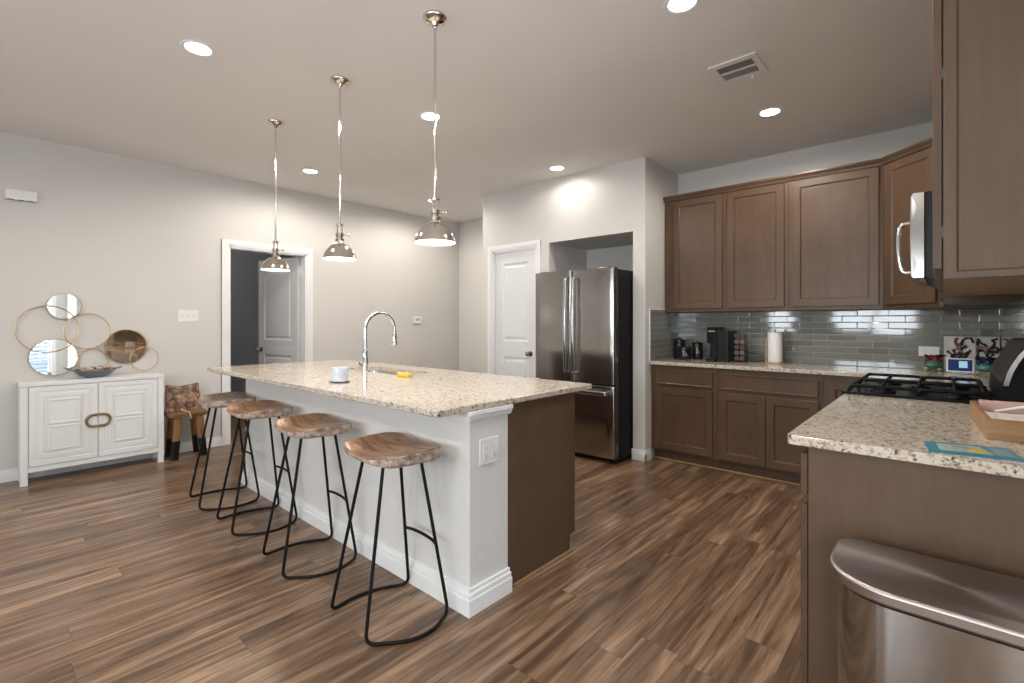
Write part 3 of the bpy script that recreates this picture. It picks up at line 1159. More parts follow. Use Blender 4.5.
ec = run_cab('base_cabinet', 'brown cabinet at the right with plain wood end panel behind the trash can', 1.78, 2.913,
             [(1.766, 2.335, .118, .695), (2.355, 2.895, .118, .695)], [(1.766, 2.335, .725, .855), (2.355, 2.895, .725, .855)])
MB().box(RF + .004, RW - .001, 1.760, 1.7798, 0, .882).build('end_panel', M['cab_side'], ec, bevel=.002)
run_cab('base_cabinet', 'brown cabinet between the range and the back corner', 3.687, 4.20, [(3.71, 4.12, .118, .838)], [])

# countertops
b = MB()
poly = [(AX + .001, 4.2025), (-.377, 4.2025), (-.377, 3.688), (RW - .001, 3.688), (RW - .001, BW - .001), (AX + .001, BW - .001)]
b.prism(poly, .884, .914)
tag(b.build('back_countertop', M['granite'], bevel=.004), 'granite counter running along the tiled back wall into the corner', 'countertop')
b = MB().prism(rrect(-.377, RW - .001, 1.734, 2.914, (.002, .002, .022, .002), 5), .884, .914)
tag(b.build('near_countertop', M['granite'], bevel=.005), 'granite counter end in the right foreground with tray and leaflet', 'countertop')

# backsplash tile
b = MB()
b.box(AX, RW, BW - .007, BW, .9145, 1.392)
b.box(AX, AX + .007, 4.206, BW - .007, .9145, 1.392)
b.box(RW - .007, RW, 1.76, BW - .007, .9145, 1.47)
struct(b.build('wall_backsplash', M['tile'], keep=True))
struct(MB().box(AX, AX + .009, 4.197, 4.2055, .9145, 1.40).box(AX, AX + .009, 4.2055, 4.52, 1.3925, 1.40).build('trim_4', M['white'], keep=True))

# ------------------------------------------------------------------ wall cabinets
UF, UZ0, UZ1 = 4.517, 1.372, 2.452


def upper(label, x0, x1, d0, d1):
    r = thing('wall_cabinet', label, 'wall cabinet', ((x0 + x1) / 2, 4.68, UZ0), 'brown wall cabinets on the back wall')
    MB().box(x0 + .0004, x1 - .0004, UF, BW - .008, UZ0, UZ1).build('body', M['cab'], r, bevel=.0015)
    MB().panel((d0, UF - .0005, 1.402), (1, 0, 0), (0, -1, 0), d1 - d0, 1.027).build('door', M['cab'], r)
    return r


upper('brown wall cabinet at the left end, next to the fridge wall', AX + .009, -1.47, -1.947, -1.492)
upper('brown wall cabinet in the middle, second from the fridge wall', -1.47, -.965, -1.449, -.995)
upper('brown wall cabinet with the widest door, third from the fridge wall', -.965, -.342, -.936, -.365)
# diagonal corner cabinet
dx0, dy0, dx1, dy1 = -.342, 4.517, -.022, 4.197
r = thing('wall_cabinet', 'brown diagonal corner wall cabinet behind the microwave', 'wall cabinet', (.1, 4.6, UZ0))
MB().prism([(dx0, dy0), (dx1, dy1), (RW - .009, dy1), (RW - .009, BW - .008), (dx0, BW - .008)], UZ0, UZ1).build('body', M['cab'], r, bevel=.0015)
du = Vector((1, -1, 0)).normalized()
dn = Vector((-1, -1, 0)).normalized()
L = (Vector((dx1, dy1, 0)) - Vector((dx0, dy0, 0))).length
MB().panel(Vector((dx0, dy0, 1.402)) + du * .035 - dn * .0005, du, dn, L - .055, 1.027).build('door', M['cab'], r)
# right run above the range
UX = -.005
r = thing('wall_cabinet', 'brown wall cabinet between microwave and corner cabinet', 'wall cabinet', (.15, 3.94, 1.39))
MB().box(UX, RW - .009, 3.685, 4.195, 1.378, UZ1).build('body', M['cab'], r, bevel=.0015)
MB().panel((UX + .0005, 3.70, 1.41), (0, 1, 0), (-1, 0, 0), .48, 1.02).build('door', M['cab'], r)
r = thing('wall_cabinet', 'short brown wall cabinet above the microwave', 'wall cabinet', (.15, 3.3, 1.885))
MB().box(UX, RW - .001, 2.922, 3.683, 1.885, UZ1).build('body', M['cab'], r, bevel=.0015)
for a in (2.94, 3.31):
    MB().panel((UX + .0005, a, 1.905), (0, 1, 0), (-1, 0, 0), .355, .52).build('door', M['cab'], r)
r = thing('wall_cabinet', 'large brown wall cabinet at the right edge with framed end panel', 'wall cabinet', (.15, 2.33, 1.388))
MB().box(UX, RW - .009, 1.765, 2.918, 1.40, UZ1).build('body', M['cab'], r, bevel=.0015)
MB().box(UX + .002, RW - .010, 1.768, 2.916, 1.388, 1.3998).build('underside', M['cab_under'], r)
MB().panel((UX + .002, 1.7648, 1.387), (1, 0, 0), (0, -1, 0), RW - .012 - UX, UZ1 - 1.387, .017, .026, .006, .005, bot=.018).build('end_panel', M['cab_side'], r)
for a in (1.757, 2.34):
    d = MB().panel((UX - .0015, a, 1.418), (0, 1, 0), (-1, 0, 0), .565, 1.015).build('door', M['cab'], r)
    for z in (1.50, 1.93, 2.33):
        if a < 2:
            MB().box(UX - .0012, UX + .0018, 1.7515, 1.7565, z, z + .03).build('hinge', M['hinge'], d)

# crown moulding over all wall cabinets
b = MB()


def crown(p, q, n, e0=0, e1=0):
    p, q, n = Vector(p), Vector(q), Vector(n)
    u = (q - p).normalized()
    p, q = p - u * e0, q + u * e1
    prof = [(0, 0), (.012, 0), (.014, .012), (.026, .030), (.030, .034), (.030, .048), (0, .048)]
    b.loft([[tuple(w + n * a + Vector((0, 0, UZ1 - .012 + c))) for a, c in prof] for w in (p, q)])


crown((AX + .002, UF, 0), (dx0, UF, 0), (0, -1, 0), 0, .012)
crown((dx0, dy0, 0), (dx1, dy1, 0), tuple(dn), 0, 0)
crown((UX, 4.197, 0), (UX, 1.748, 0), (-1, 0, 0), 0, 0)
struct(b.build('trim_5', M['cab'], keep=True))

# ------------------------------------------------------------------ microwave
mw = thing('microwave', 'over-range microwave with steel door and curved handle, seen edge-on', 'microwave', (.1, 3.31, 1.465))
MX, MY0, MY1, MZ0, MZ1 = -.120, 2.950, 3.680, 1.465, 1.878
MB().prism([(MX + .052, MZ0 + .022), (MX + .08, MZ0), (RW - .009, MZ0), (RW - .009, MZ1), (MX + .052, MZ1)], MY0, MY1, 'y').build('body', M['black'], mw, bevel=.003)
b = MB()
prof = [(MX + .051, MZ0 + .012), (MX + .008, MZ0 + .012), (MX, MZ0 + .03), (MX - .004, (MZ0 + MZ1) / 2), (MX, MZ1 - .02), (MX + .008, MZ1), (MX + .051, MZ1)]
b.prism(prof, MY0 - .001, MY1, 'y')
dr = b.build('door', M['steel'], mw, bevel=.003)
for zc in (MZ0 + .075, MZ1 - .07):
    MB().loft([[(MX + .004 + .016 * math.sin(math.pi * k / 10), MY0 - .0015 - d, zc - .055 + .011 * k) for k in range(11)] for d in (0, .002)], True).build('door_end_cap', M['chrome'], dr)
MB().tube(bez([(MX + .0, MY0 + .04, MZ0 + .045), (MX - .034, MY0 + .04, MZ0 + .055), (MX - .046, MY0 + .04, MZ0 + .16), (MX - .040, MY0 + .04, MZ0 + .265), (MX + .0, MY0 + .04, MZ0 + .28)], 8), .0095, 12).build(
    'handle', M['chrome'], dr, smooth=True)
MB().box(MX - .006, MX + .001, MY0 + .13, MY1 - .05, MZ0 + .08, MZ1 - .07).build('window', M['black_gloss'], dr)

# ------------------------------------------------------------------ range
ry0, ry1 = 2.918, 3.682
rg = thing('gas_range', 'black gas range set between the counters, with cast grates', 'range', (0, 3.3, 0))
MB().box(-.335, .26, ry0, ry1, .03, .90).box(-.30, .24, ry0 + .03, ry1 - .03, 0, .03).build('range_body', M['black_side'], rg, bevel=.003)
ov = MB().box(-.372, -.336, ry0 + .004, ry1 - .004, .22, .80).build('oven_door', M['steel'], rg, bevel=.004)
MB().tube(fillet([(-.373, ry0 + .06, .755), (-.42, ry0 + .06, .757), (-.42, ry1 - .06, .757), (-.373, ry1 - .06, .755)], .02, 5), .012, 12).build('handle', M['steel'], ov, smooth=True)
MB().box(-.378, -.371, ry0 + .12, ry1 - .12, .33, .66).build('window', M['black_gloss'], ov)
MB().box(-.372, -.336, ry0 + .004, ry1 - .004, .04, .21).build('storage_drawer', M['steel'], rg, bevel=.004)
cp = MB().hexa([(-.372, ry0 + .002, .805), (-.336, ry0 + .002, .805), (-.336, ry1 - .002, .805), (-.372, ry1 - .002, .805),
                (-.362, ry0 + .002, .90), (-.336, ry0 + .002, .90), (-.336, ry1 - .002, .90), (-.362, ry1 - .002, .90)]).build('control_panel', M['black_gloss'], rg, bevel=.003)
for k in range(5):
    y = ry0 + .10 + k * (ry1 - ry0 - .2) / 4
    MB().lathe([(.022, 0), (.022, .010), (.017, .014), (.016, .032), (.001, .034)], (-.367, y, .852), 20, (-1, 0, .1)).build('burner_knob', M['steel'], cp, smooth=True)
# cooktop: black tray with raised rim
b = MB()
b.box(-.388, .170, ry0 - .001, ry1 + .001, .9005, .918)
b.box(-.388, -.372, ry0 - .001, ry1 + .001, .918, .926).box(-.388, .17, ry0 - .001, ry0 + .014, .918, .926).box(-.388, .17, ry1 - .014, ry1 + .001, .918, .926)
ct = b.build('cooktop', M['black_gloss'], rg, bevel=.003)
bur = [(-.235, ry0 + .17), (-.235, ry1 - .17), (.045, ry0 + .17), (.045, ry1 - .17), (-.095, (ry0 + ry1) / 2)]
for x, y in bur:
    MB().lathe([(.055, .918), (.052, .925), (.040, .928), (.040, .936), (.034, .940), (.001, .941)], (x, y, 0), 28).build('burner', M['black'], rg, smooth=True)
for k in range(2):
    ya = ry0 + .020 + k * .368
    yb = ya + .356
    b = MB()
    t = .0085
    zt = .957
    # outer frame on four feet
    for yy in (ya + .012, yb - .012):
        b.tube(fillet([(-.362, yy, .920), (-.352, yy, zt), (-.100, yy, zt), (-.095, yy, .920)], .03, 5), t, 8)
        b.tube(fillet([(-.095, yy, .920), (-.090, yy, zt), (.140, yy, zt), (.150, yy, .920)], .03, 5), t, 8)
    for xx in (-.235, .035):
        b.tube(fillet([(xx, ya + .012, zt), (xx, (ya + yb) / 2 - .035, zt), (xx, (ya + yb) / 2 - .02, zt - .012)], .01, 4), t, 8)
        b.tube(fillet([(xx, yb - .012, zt), (xx, (ya + yb) / 2 + .035, zt), (xx, (ya + yb) / 2 + .02, zt - .012)], .01, 4), t, 8)
    for xx in (-.345, -.098, .133):
        b.tube([(xx, ya + .012, zt - .002), (xx, yb - .012, zt - .002)], t, 8)
    b.build('grate', M['black_metal'], rg, smooth=True)
# sloped rear console
b = MB().prism([(.178, .9185), (.290, .9185), (.290, 1.19), (.270, 1.19), (.184, 1.012)], ry0 + .012, ry1 - .002, 'y')
bgd = b.build('rear_console', M['black_side'], rg, bevel=.003)
e = Vector((.086, 0, .178)).normalized()
b = MB().obox((.183, ry0 + .016, 1.014), (0, 1, 0), e, Vector((-e.z, 0, e.x)), ry1 - ry0 - .02, .190, .005)
M['console'] = plain('bronze black glass', (.035, .024, .018), .45, spec=.05)
b.build('console_glass', M['console'], bgd)
cur = bez([Vector((.186, 0, 1.002)), Vector((.202, 0, 1.065)), Vector((.234, 0, 1.135)), Vector((.276, 0, 1.194))], 6)
b = MB()
b.loft([[(p.x - .002 + d, y, p.z) for d, y in ((0, ry0 + .002), (.017, ry0 + .002), (.017, ry0 + .014), (0, ry0 + .014))] for p in cur])
b.build('console_end_cap', M['bright_steel'], bgd, smooth=True)

# ------------------------------------------------------------------ things on the back counter
CT = .9142
M['jar_black'] = plain('black stoneware', (.012, .012, .015), .25, var=.1)
M['jar_mark'] = plain('pale painted mark', (.45, .45, .44), .5)
for (x, y, rr, h, lab, knobbed) in ((-1.965, 4.70, .055, .205, 'tall black canister in the left counter corner', True),
                                    (-1.875, 4.60, .060, .140, 'short wide black canister with pale monogram, front of its group', False),
                                    (-1.795, 4.72, .048, .178, 'narrow black canister right of the monogrammed jar', False)):
    c = thing('canister', lab, 'canister', (x, y, CT), 'black canisters in the counter corner')
    MB().lathe([(rr * .96, 0), (rr, .006), (rr, h * .80), (rr * .97, h * .82)], (x, y, CT), 32).build('jar', M['jar_black'], c, smooth=True)
    if not knobbed and h < .15:
        MB().lathe([(rr * 1.02, h * .82), (rr * 1.02, h * .86)], (x, y, CT), 32).build('rim_band', M['brass'], c, smooth=True)
    MB().lathe([(rr * 1.02, h * .825), (rr * 1.03, h * .90), (rr * .85, h * .93), (.012, h * .935), (.010, h * .96), (.014, h), (.001, h * 1.01)], (x, y, CT), 32).build('lid', M['jar_black'], c, smooth=True)
    # painted scroll facing the room
    dv = Vector((-x, -y, 0)).normalized()
    sx = Vector((-dv.y, dv.x, 0))
    base = Vector((x, y, CT + h * .42)) + dv * (rr + .0005)
    q = .022 if h < .15 else .014
    b = MB()
    b.tube([tuple(base + sx * a * q + Vector((0, 0, zz * q)) - dv * (a * a * q * q / (2 * rr))) for a, zz in ((-1, .9), (.1, .9), (-.9, -.9), (.2, -.9))], .0022, 6)
    b.tube([tuple(base + sx * a * q + Vector((0, 0, zz * q)) - dv * (a * a * q * q / (2 * rr))) for a, zz in ((.4, -.9), (.7, .5), (1.0, -.9))], .0022, 6)
    b.build('painted_mark', M['jar_mark'], c)

cm = thing('coffee_maker', 'black single-serve coffee maker on the back counter', 'coffee maker', (-1.55, 4.62, CT))
MB().prism(rrect(-1.56, -1.44, 4.53, 4.76, .02), CT, CT + .285).build('water_tank', M['black'], cm, bevel=.004)
MB().prism(rrect(-1.645, -1.548, 4.54, 4.76, .02), CT + .165, CT + .315).build('brew_head', M['black_gloss'], cm, bevel=.008)
MB().prism(rrect(-1.625, -1.548, 4.57, 4.76, .01), CT + .03, CT + .17).build('column', M['black'], cm)
MB().prism(rrect(-1.645, -1.548, 4.50, 4.74, .02), CT, CT + .03).build('drip_tray', M['black'], cm, bevel=.003)
MB().box(-1.625, -1.565, 4.525, 4.545, CT + .27, CT + .285).build('head_handle', M['steel'], cm, bevel=.004)
kp = thing('pod_holder', 'wire rack of copper-lidded coffee pods beside the coffee maker', 'pod holder', (-1.385, 4.66, CT))
MB().lathe([(.055, 0), (.055, .006), (.02, .010), (.001, .011)], (-1.385, 4.66, CT), 28).build('rack_base', M['black'], kp, smooth=True)
b = MB()
for s in (-1, 1):
    for dy in (-.026, .026):
        b.cyl((-1.385 + s * .046, 4.66 + dy, CT + .004), (-1.385 + s * .046, 4.66 + dy, CT + .262), .0025, n=8)
b.cyl((-1.385, 4.66, CT + .01), (-1.385, 4.66, CT + .262), .004, n=8)
b.build('rack_frame', M['black_metal'], kp, smooth=True)
M['pod_a'] = plain('copper foil lid', (.10, .055, .04), .4, .5)
M['pod_b'] = plain('silver foil lid', (.14, .105, .09), .4, .5)
for s in (-1, 1):
    for k in range(5):
        zc = CT + .034 + k * .05
        xc = -1.385 + s * .023
        MB().lathe([(.001, 0), (.0215, 0), (.0225, .003), (.0225, .006), (.019, .008), (.015, .04), (.001, .04)], (xc, 4.632, zc), 20, (0, 1, 0)).build(
            'coffee_pod', M['pod_a'] if (k + s) % 2 else M['pod_b'], kp, smooth=True)
cord = MB().tube(bez([(-1.445, 4.765, CT + .10), (-1.37, 4.79, CT + .085), (-1.27, 4.80, CT + .06), (-1.20, 4.80, CT + .03), (-1.26, 4.78, CT + .006), (-1.34, 4.76, CT + .004)], 8), .003, 8).build('power_cord', M['black'], smooth=True)
tag(cord, 'thin black power cord sagging between coffee pods and paper towels', 'cord')
pt = thing('paper_towel_holder', 'upright wooden paper towel stand on the back counter', 'paper towel holder', (-1.10, 4.66, CT))
M['bamboo'] = wood('light bamboo', (.38, .25, .13), (.50, .35, .20), 2, 3, .45)
MB().lathe([(.075, 0), (.075, .010), (.001, .011)], (-1.10, 4.66, CT), 36).build('base', M['bamboo'], pt, smooth=True)
MB().cyl((-1.10, 4.66, CT + .008), (-1.10, 4.66, CT + .285), .007).ball((-1.10, 4.66, CT + .287), .010).build('spindle', M['bamboo'], pt, smooth=True)
MB().tube(fillet([(-1.168, 4.645, CT + .006), (-1.168, 4.645, CT + .22), (-1.155, 4.65, CT + .225)], .01), .0055, 8).build('side_arm', M['bamboo'], pt, smooth=True)
M['paper'] = plain('white paper towel', (.80, .79, .77), .9, var=.04, scale=120, bump=.3)
rl = MB().lathe([(.014, .013), (.056, .013), (.057, .016), (.057, .268), (.056, .271), (.014, .271)], (-1.10, 4.66, CT), 40, caps=False)
rl = rl.build('paper_towel_roll', M['paper'], smooth=True)
tag(rl, 'white paper towel roll standing upright on the back counter', 'paper towel roll')

op = thing('wall_outlet', 'white wall outlet set sideways on the glass tile backsplash', 'outlet', (-.09, BW - .008, 1.055))
MB().box(-.150, -.030, BW - .0135, BW - .0072, 1.017, 1.090).build('cover_plate', M['plastic_white'], op, bevel=.002)
rc = MB().box(-.125, -.055, BW - .0155, BW - .0132, 1.037, 1.070).build('receptacle', M['plastic_white'], op, bevel=.001)
b = MB()
for s in (-1, 1):
    for q in (-.006, .005):
        b.box(-.09 + s * .017 - .004, -.09 + s * .017 + .004, BW - .0162, BW - .0154, 1.0535 + q, 1.0555 + q)
b.build('socket_slots', M['slot'], rc)

# two white panels with brushwork, leaning on the tiles
M['canvas'] = plain('white canvas', (.74, .70, .66), .7, var=.04)
M['ink'] = plain('black ink', (.015, .014, .016), .6)
M['ochre'] = plain('orange brush paint', (.36, .15, .07), .6)


def canvas(x0, x1, label, seed):
    rnd = random.Random(seed)
    r = thing('canvas_panel', label, 'canvas', ((x0 + x1) / 2, 4.80, CT), 'abstract canvas panels leaning on the tiles')
    z0, z1 = CT, CT + .255
    yb, yt = 4.800, 4.822
    def P(u, v, d=0):
        return (x0 + (x1 - x0) * u, yb + (yt - yb) * v - d, z0 + (z1 - z0) * v)
    MB().hexa([P(0, 0), P(1, 0), (x1, yb + .016, z0), (x0, yb + .016, z0), P(0, 1), P(1, 1), (x1, yt + .016, z1), (x0, yt + .016, z1)]).build('panel', M['canvas'], r, bevel=.002)
    b1, b2 = MB(), MB()
    for k in range(13):
        u, v = rnd.uniform(.25, .75), rnd.uniform(.3, .8)
        pts = [P(u, v, .002)]
        for _ in range(3):
            u = min(.93, max(.07, u + rnd.uniform(-.28, .28)))
            v = min(.95, max(.1, v + rnd.uniform(-.2, .2)))
            pts.append(P(u, v, .002))
        (b2 if k % 6 == 3 else b1).tube(bez(pts, 5), [rnd.uniform(.004, .011) for _ in range(16)], 6)
    b1.build('ink_strokes', M['ink'], r, smooth=True)
    b2.build('orange_strokes', M['ochre'], r, smooth=True)
    return r


canvas(-.005, .166, 'wider white canvas with dark brush strokes, behind the smart display', 3)
canvas(.170, .288, 'narrow white canvas with dark brush strokes, in the right back corner', 11)

sd = thing('smart_display', 'white-framed smart display with lit blue screen in the back corner', 'smart display', (.085, 4.66, CT))
cx_, yb, w, h = .080, 4.60, .145, .105
tl = math.radians(18)
vv = Vector((0, math.sin(tl), math.cos(tl)))
uu = Vector((1, 0, 0))
nn = Vector((0, -math.cos(tl), math.sin(tl)))
o0 = Vector((cx_ - w / 2, yb, CT + .008))
MB().obox(o0, uu, vv, -nn, w, h, .012).build('bezel', M['plastic_white'], sd, bevel=.004)
M['screen'] = emit('dark blue lit screen', (.006, .016, .06), .9)
M['screen'].node_tree.nodes['Principled BSDF'].inputs['Base Color'].default_value = (.008, .015, .05, 1)
M['screen'].node_tree.nodes['Principled BSDF'].inputs['Specular IOR Level'].default_value = .15
M['widget'] = emit('pale blue screen tile', (.35, .62, .75), .6)
M['widget'].node_tree.nodes['Principled BSDF'].inputs['Base Color'].default_value = (.05, .09, .11, 1)
s_ = MB().obox(o0 + uu * .010 + vv * .012, uu, vv, nn, w - .02, h - .024, .0006).build('screen', M['screen'], sd)
MB().obox(o0 + uu * .066 + vv * .034 + nn * .0007, uu, vv, nn, .044, .048, .0004).build('screen_tile', M['widget'], s_)
MB().hexa([(cx_ - .04, yb + .012, CT), (cx_ + .04, yb + .012, CT), (cx_ + .04, yb + .075, CT), (cx_ - .04, yb + .075, CT),
           (cx_ - .03, yb + .030, CT + .07), (cx_ + .03, yb + .030, CT + .07), (cx_ + .03, yb + .04, CT + .07), (cx_ - .03, yb + .04, CT + .07)]).build('stand', M['plastic_white'], sd)

# two small ornaments
M['red'] = plain('red ceramic', (.20, .018, .016), .3)
M['green'] = plain('green glaze', (.06, .20, .11), .35)
M['navy'] = plain('navy glaze', (.015, .022, .07), .3)
M['teal'] = plain('teal glaze', (.06, .20, .17), .35)
M['tan'] = plain('tan bisque', (.55, .42, .28), .5)


def ornament(x, y, label, body, leaf, dark):
    r = thing('ornament', label, 'ornament', (x, y, CT), 'small glazed ornaments in the back corner')
    b = MB()
    for s in (-1, 1):
        b.ball((x + s * .038, y - .01, CT + .013), (.014, .018, .013))
    b.build('ball_foot', M['tan'], r, smooth=True)
    MB().lathe([(.030, .020), (.052, .040), (.050, .062), (.030, .082), (.001, .085)], (x, y, CT), 24).build('bowl', M[leaf], r, smooth=True)
    b = MB()
    for k, (a, c, q) in enumerate(((-.028, .082, .020), (.012, .086, .024), (-.004, .104, .016), (.036, .080, .016))):
        b.ball((x + a, y - .012, CT + c), (q, q, q * .9))
    b.build('knob_cluster', M[body], r, smooth=True)
    b = MB()
    for k in range(5):
        a = -.5 + k * .8
        b.tube([(x + .01 * math.cos(a), y, CT + .08), (x + .045 * math.cos(a), y + .015, CT + .11), (x + .065 * math.cos(a) + .01, y + .012, CT + .118)], [.010, .012, .003], 8)
    b.build('leaf_spray', M[dark], r, smooth=True)
    return r


ornament(-.065, 4.74, 'small red and green ornament left of the smart display', 'red', 'green', 'black')
ornament(.205, 4.60, 'small navy and teal ornament right of the smart display', 'navy', 'teal', 'black')

# ------------------------------------------------------------------ near counter: tray and leaflet
ty0, ty1, tx0, tx1 = 2.085, 2.53, .090, .290
tr = thing('wooden_tray', 'shallow wooden box tray on the near counter, filled with papers', 'tray', (.19, 2.3, CT))
M['tray'] = wood('honey acacia', (.24, .125, .055), (.44, .265, .13), 0, 2, .45, 8)
M['tray_y'] = wood('honey acacia along', (.24, .125, .055), (.44, .265, .13), 1, 2, .45, 8)
MB().box(tx0, tx1, ty0, ty0 + .014, CT, CT + .062).build('end_board', M['tray'], tr, bevel=.002)
MB().box(tx0, tx1, ty1 - .014, ty1, CT, CT + .062).build('end_board', M['tray'], tr, bevel=.002)
MB().box(tx0, tx0 + .014, ty0 + .014, ty1 - .014, CT, CT + .062).build('side_board', M['tray_y'], tr, bevel=.002)
MB().box(tx1 - .014, tx1, ty0 + .014, ty1 - .014, CT, CT + .062).build('side_board', M['tray_y'], tr, bevel=.002)
MB().box(tx0 + .014, tx1 - .014, ty0 + .014, ty1 - .014, CT, CT + .008).build('base_board', M['tray'], tr)
M['sheet'] = plain('white paper', (.78, .76, .74), .7, var=.03)
M['sheet2'] = plain('cream paper', (.72, .66, .60), .7, var=.03)
M['pink'] = plain('pink paper', (.66, .42, .37), .7, var=.04)


def sheets(x0, x1, y0, y1, z, th, rot, mat, label, wave=.003):
    b = MB()
    n = 6
    top, bot = [], []
    ca, sa = math.cos(rot), math.sin(rot)
    cx, cy = (x0 + x1) / 2, (y0 + y1) / 2
    G = []
    for i in range(n + 1):
        row = []
        for j in range(n + 1):
            x, y = x0 + (x1 - x0) * i / n - cx, y0 + (y1 - y0) * j / n - cy
            row.append((cx + x * ca - y * sa, cy + x * sa + y * ca, z + wave * math.sin(3 * i / n + 2 * j / n) ** 2))
        G.append(row)
    V = [[[b.bm.verts.new((p[0], p[1], p[2] + d)) for p in row] for row in G] for d in (0, th)]
    for i in range(n):
        for j in range(n):
            for d in (0, 1):
                b.face([V[d][i][j], V[d][i + 1][j], V[d][i + 1][j + 1], V[d][i][j + 1]])
    for i in range(n):
        for a, c in (((i, 0), (i + 1, 0)), ((i, n), (i + 1, n)), ((0, i), (0, i + 1)), ((n, i), (n, i + 1))):
            b.face([V[0][a[0]][a[1]], V[0][c[0]][c[1]], V[1][c[0]][c[1]], V[1][a[0]][a[1]]])
    o = b.build('paper_stack', mat)
    return tag(o, label, 'papers', 'papers in the wooden tray')


sheets(.11, .272, 2.12, 2.42, CT + .008, .030, 0, M['sheet'], 'thick white paper stack at the bottom of the tray')
sheets(.135, .270, 2.14, 2.29, CT + .042, .008, .08, M['sheet2'], 'small cream folded papers on top of the tray stack')
sheets(.112, .268, 2.435, 2.505, CT + .0085, .062, 0, M['pink'], 'pink card stack standing highest at the far end of the tray', .001)
pen = MB().tube([(.14, 2.36, CT + .052), (.20, 2.27, CT + .085), (.262, 2.18, CT + .122)], [.003, .0045, .0045], 10).build('white_pen', M['plastic_white'], smooth=True)
tag(pen, 'slim white pen sticking up out of the tray papers', 'pen')

for o_ in [tr] + [q for q in C.objects if q.name.startswith(('paper_stack', 'white_pen'))]:
    d_ = Matrix.Rotation(.055, 3, 'Z') @ Vector((o_.location.x - .19, o_.location.y - 2.3, 0))
    o_.location = (.183 + d_.x, 2.295 + d_.y, o_.location.z)
    o_.rotation_euler = (0, 0, .055)

fl = thing('leaflet', 'teal leaflet with a yellow picture lying at the counter edge', 'leaflet', (.05, 1.85, CT))
P4 = [Vector((-.033, 1.757, CT)), Vector((.160, 1.790, CT)), Vector((.133, 1.945, CT)), Vector((-.048, 1.907, CT))]
M['leaf_teal'] = plain('teal print', (.055, .22, .28), .35, var=.06)
M['leaf_pic'] = plain('pale printed picture', (.36, .42, .42), .35, var=.12, scale=60)
M['leaf_yel'] = plain('yellow print', (.52, .42, .09), .35, var=.06)
M['leaf_dark'] = plain('dark teal print', (.03, .16, .22), .35)
M['leaf_brown'] = plain('brown print', (.30, .20, .12), .4)


def on_leaf(u, v, z):
    a = P4[0].lerp(P4[1], u)
    c = P4[3].lerp(P4[2], u)
    q = a.lerp(c, v)
    return (q.x, q.y, q.z + z)


def leaf_quad(q, z0, z1, name, mat, parent):
    b = MB()
    b.prism([(on_leaf(u, v, 0)[0], on_leaf(u, v, 0)[1]) for u, v in q], CT + z0, CT + z1)
    return b.build(name, mat, parent)


sh = leaf_quad([(0, 0), (1, 0), (1, 1), (0, 1)], 0, .0022, 'sheet', M['leaf_teal'], fl)
leaf_quad([(.14, .26), (.70, .26), (.66, .86), (.14, .86)], .0022, .0025, 'printed_picture', M['leaf_pic'], sh)
leaf_quad([(.42, .30), (.72, .30), (.62, .74), (.52, .62)], .0025, .0027, 'yellow_patch', M['leaf_yel'], sh)
leaf_quad([(.30, .62), (.52, .56), (.50, .70), (.34, .72)], .0025, .0027, 'brown_patch', M['leaf_brown'], sh)
for k in range(5):
    v0 = .28 + k * .12
    leaf_quad([(.76, v0), (.93, v0), (.93, v0 + .05), (.76, v0 + .05)], .0022, .0024, 'text_block', M['leaf_pic'], sh)
leaf_quad([(.0, .0), (1, .0), (1, .07), (.0, .07)], .0022, .0024, 'edge_band', M['leaf_dark'], sh)

# ------------------------------------------------------------------ trash can
tc = thing('trash_can', 'brushed steel step trash can before the cabinet end panel', 'trash can', (.02, 1.53, 0))
tx0, tx1, ty0, ty1 = -.225, .268, 1.393, 1.690
rad = (.05, .05, .14, .14)


def tring(q, z):
    return [(x, y, z) for x, y in rrect(tx0 + q, tx1 - q, ty0 + q, ty1 - q, tuple(max(.01, a - q) for a in rad), 9)]


MB().loft([tring(.012, .03), tring(.012, .613)], True, True).build('can_body', M['can_steel'], tc, smooth=True)
MB().loft([tring(.006, 0), tring(.006, .03)], True, True).build('plastic_base', M['black'], tc, smooth=True)
MB().loft([tring(.010, .6132), tring(.010, .6205)], True, True).build('lid_gap', M['black'], tc, smooth=True)
MB().prism([(p[0], p[1]) for p in tring(-.003, 0)], .621, .653).build('lid', M['steel_dark'], tc, smooth=True, bevel=.007, seg=3)
MB().prism(rrect(-.04, .08, ty0 - .035, ty0 + .02, .008), .012, .024).build('foot_pedal', M['steel'], tc, bevel=.003)

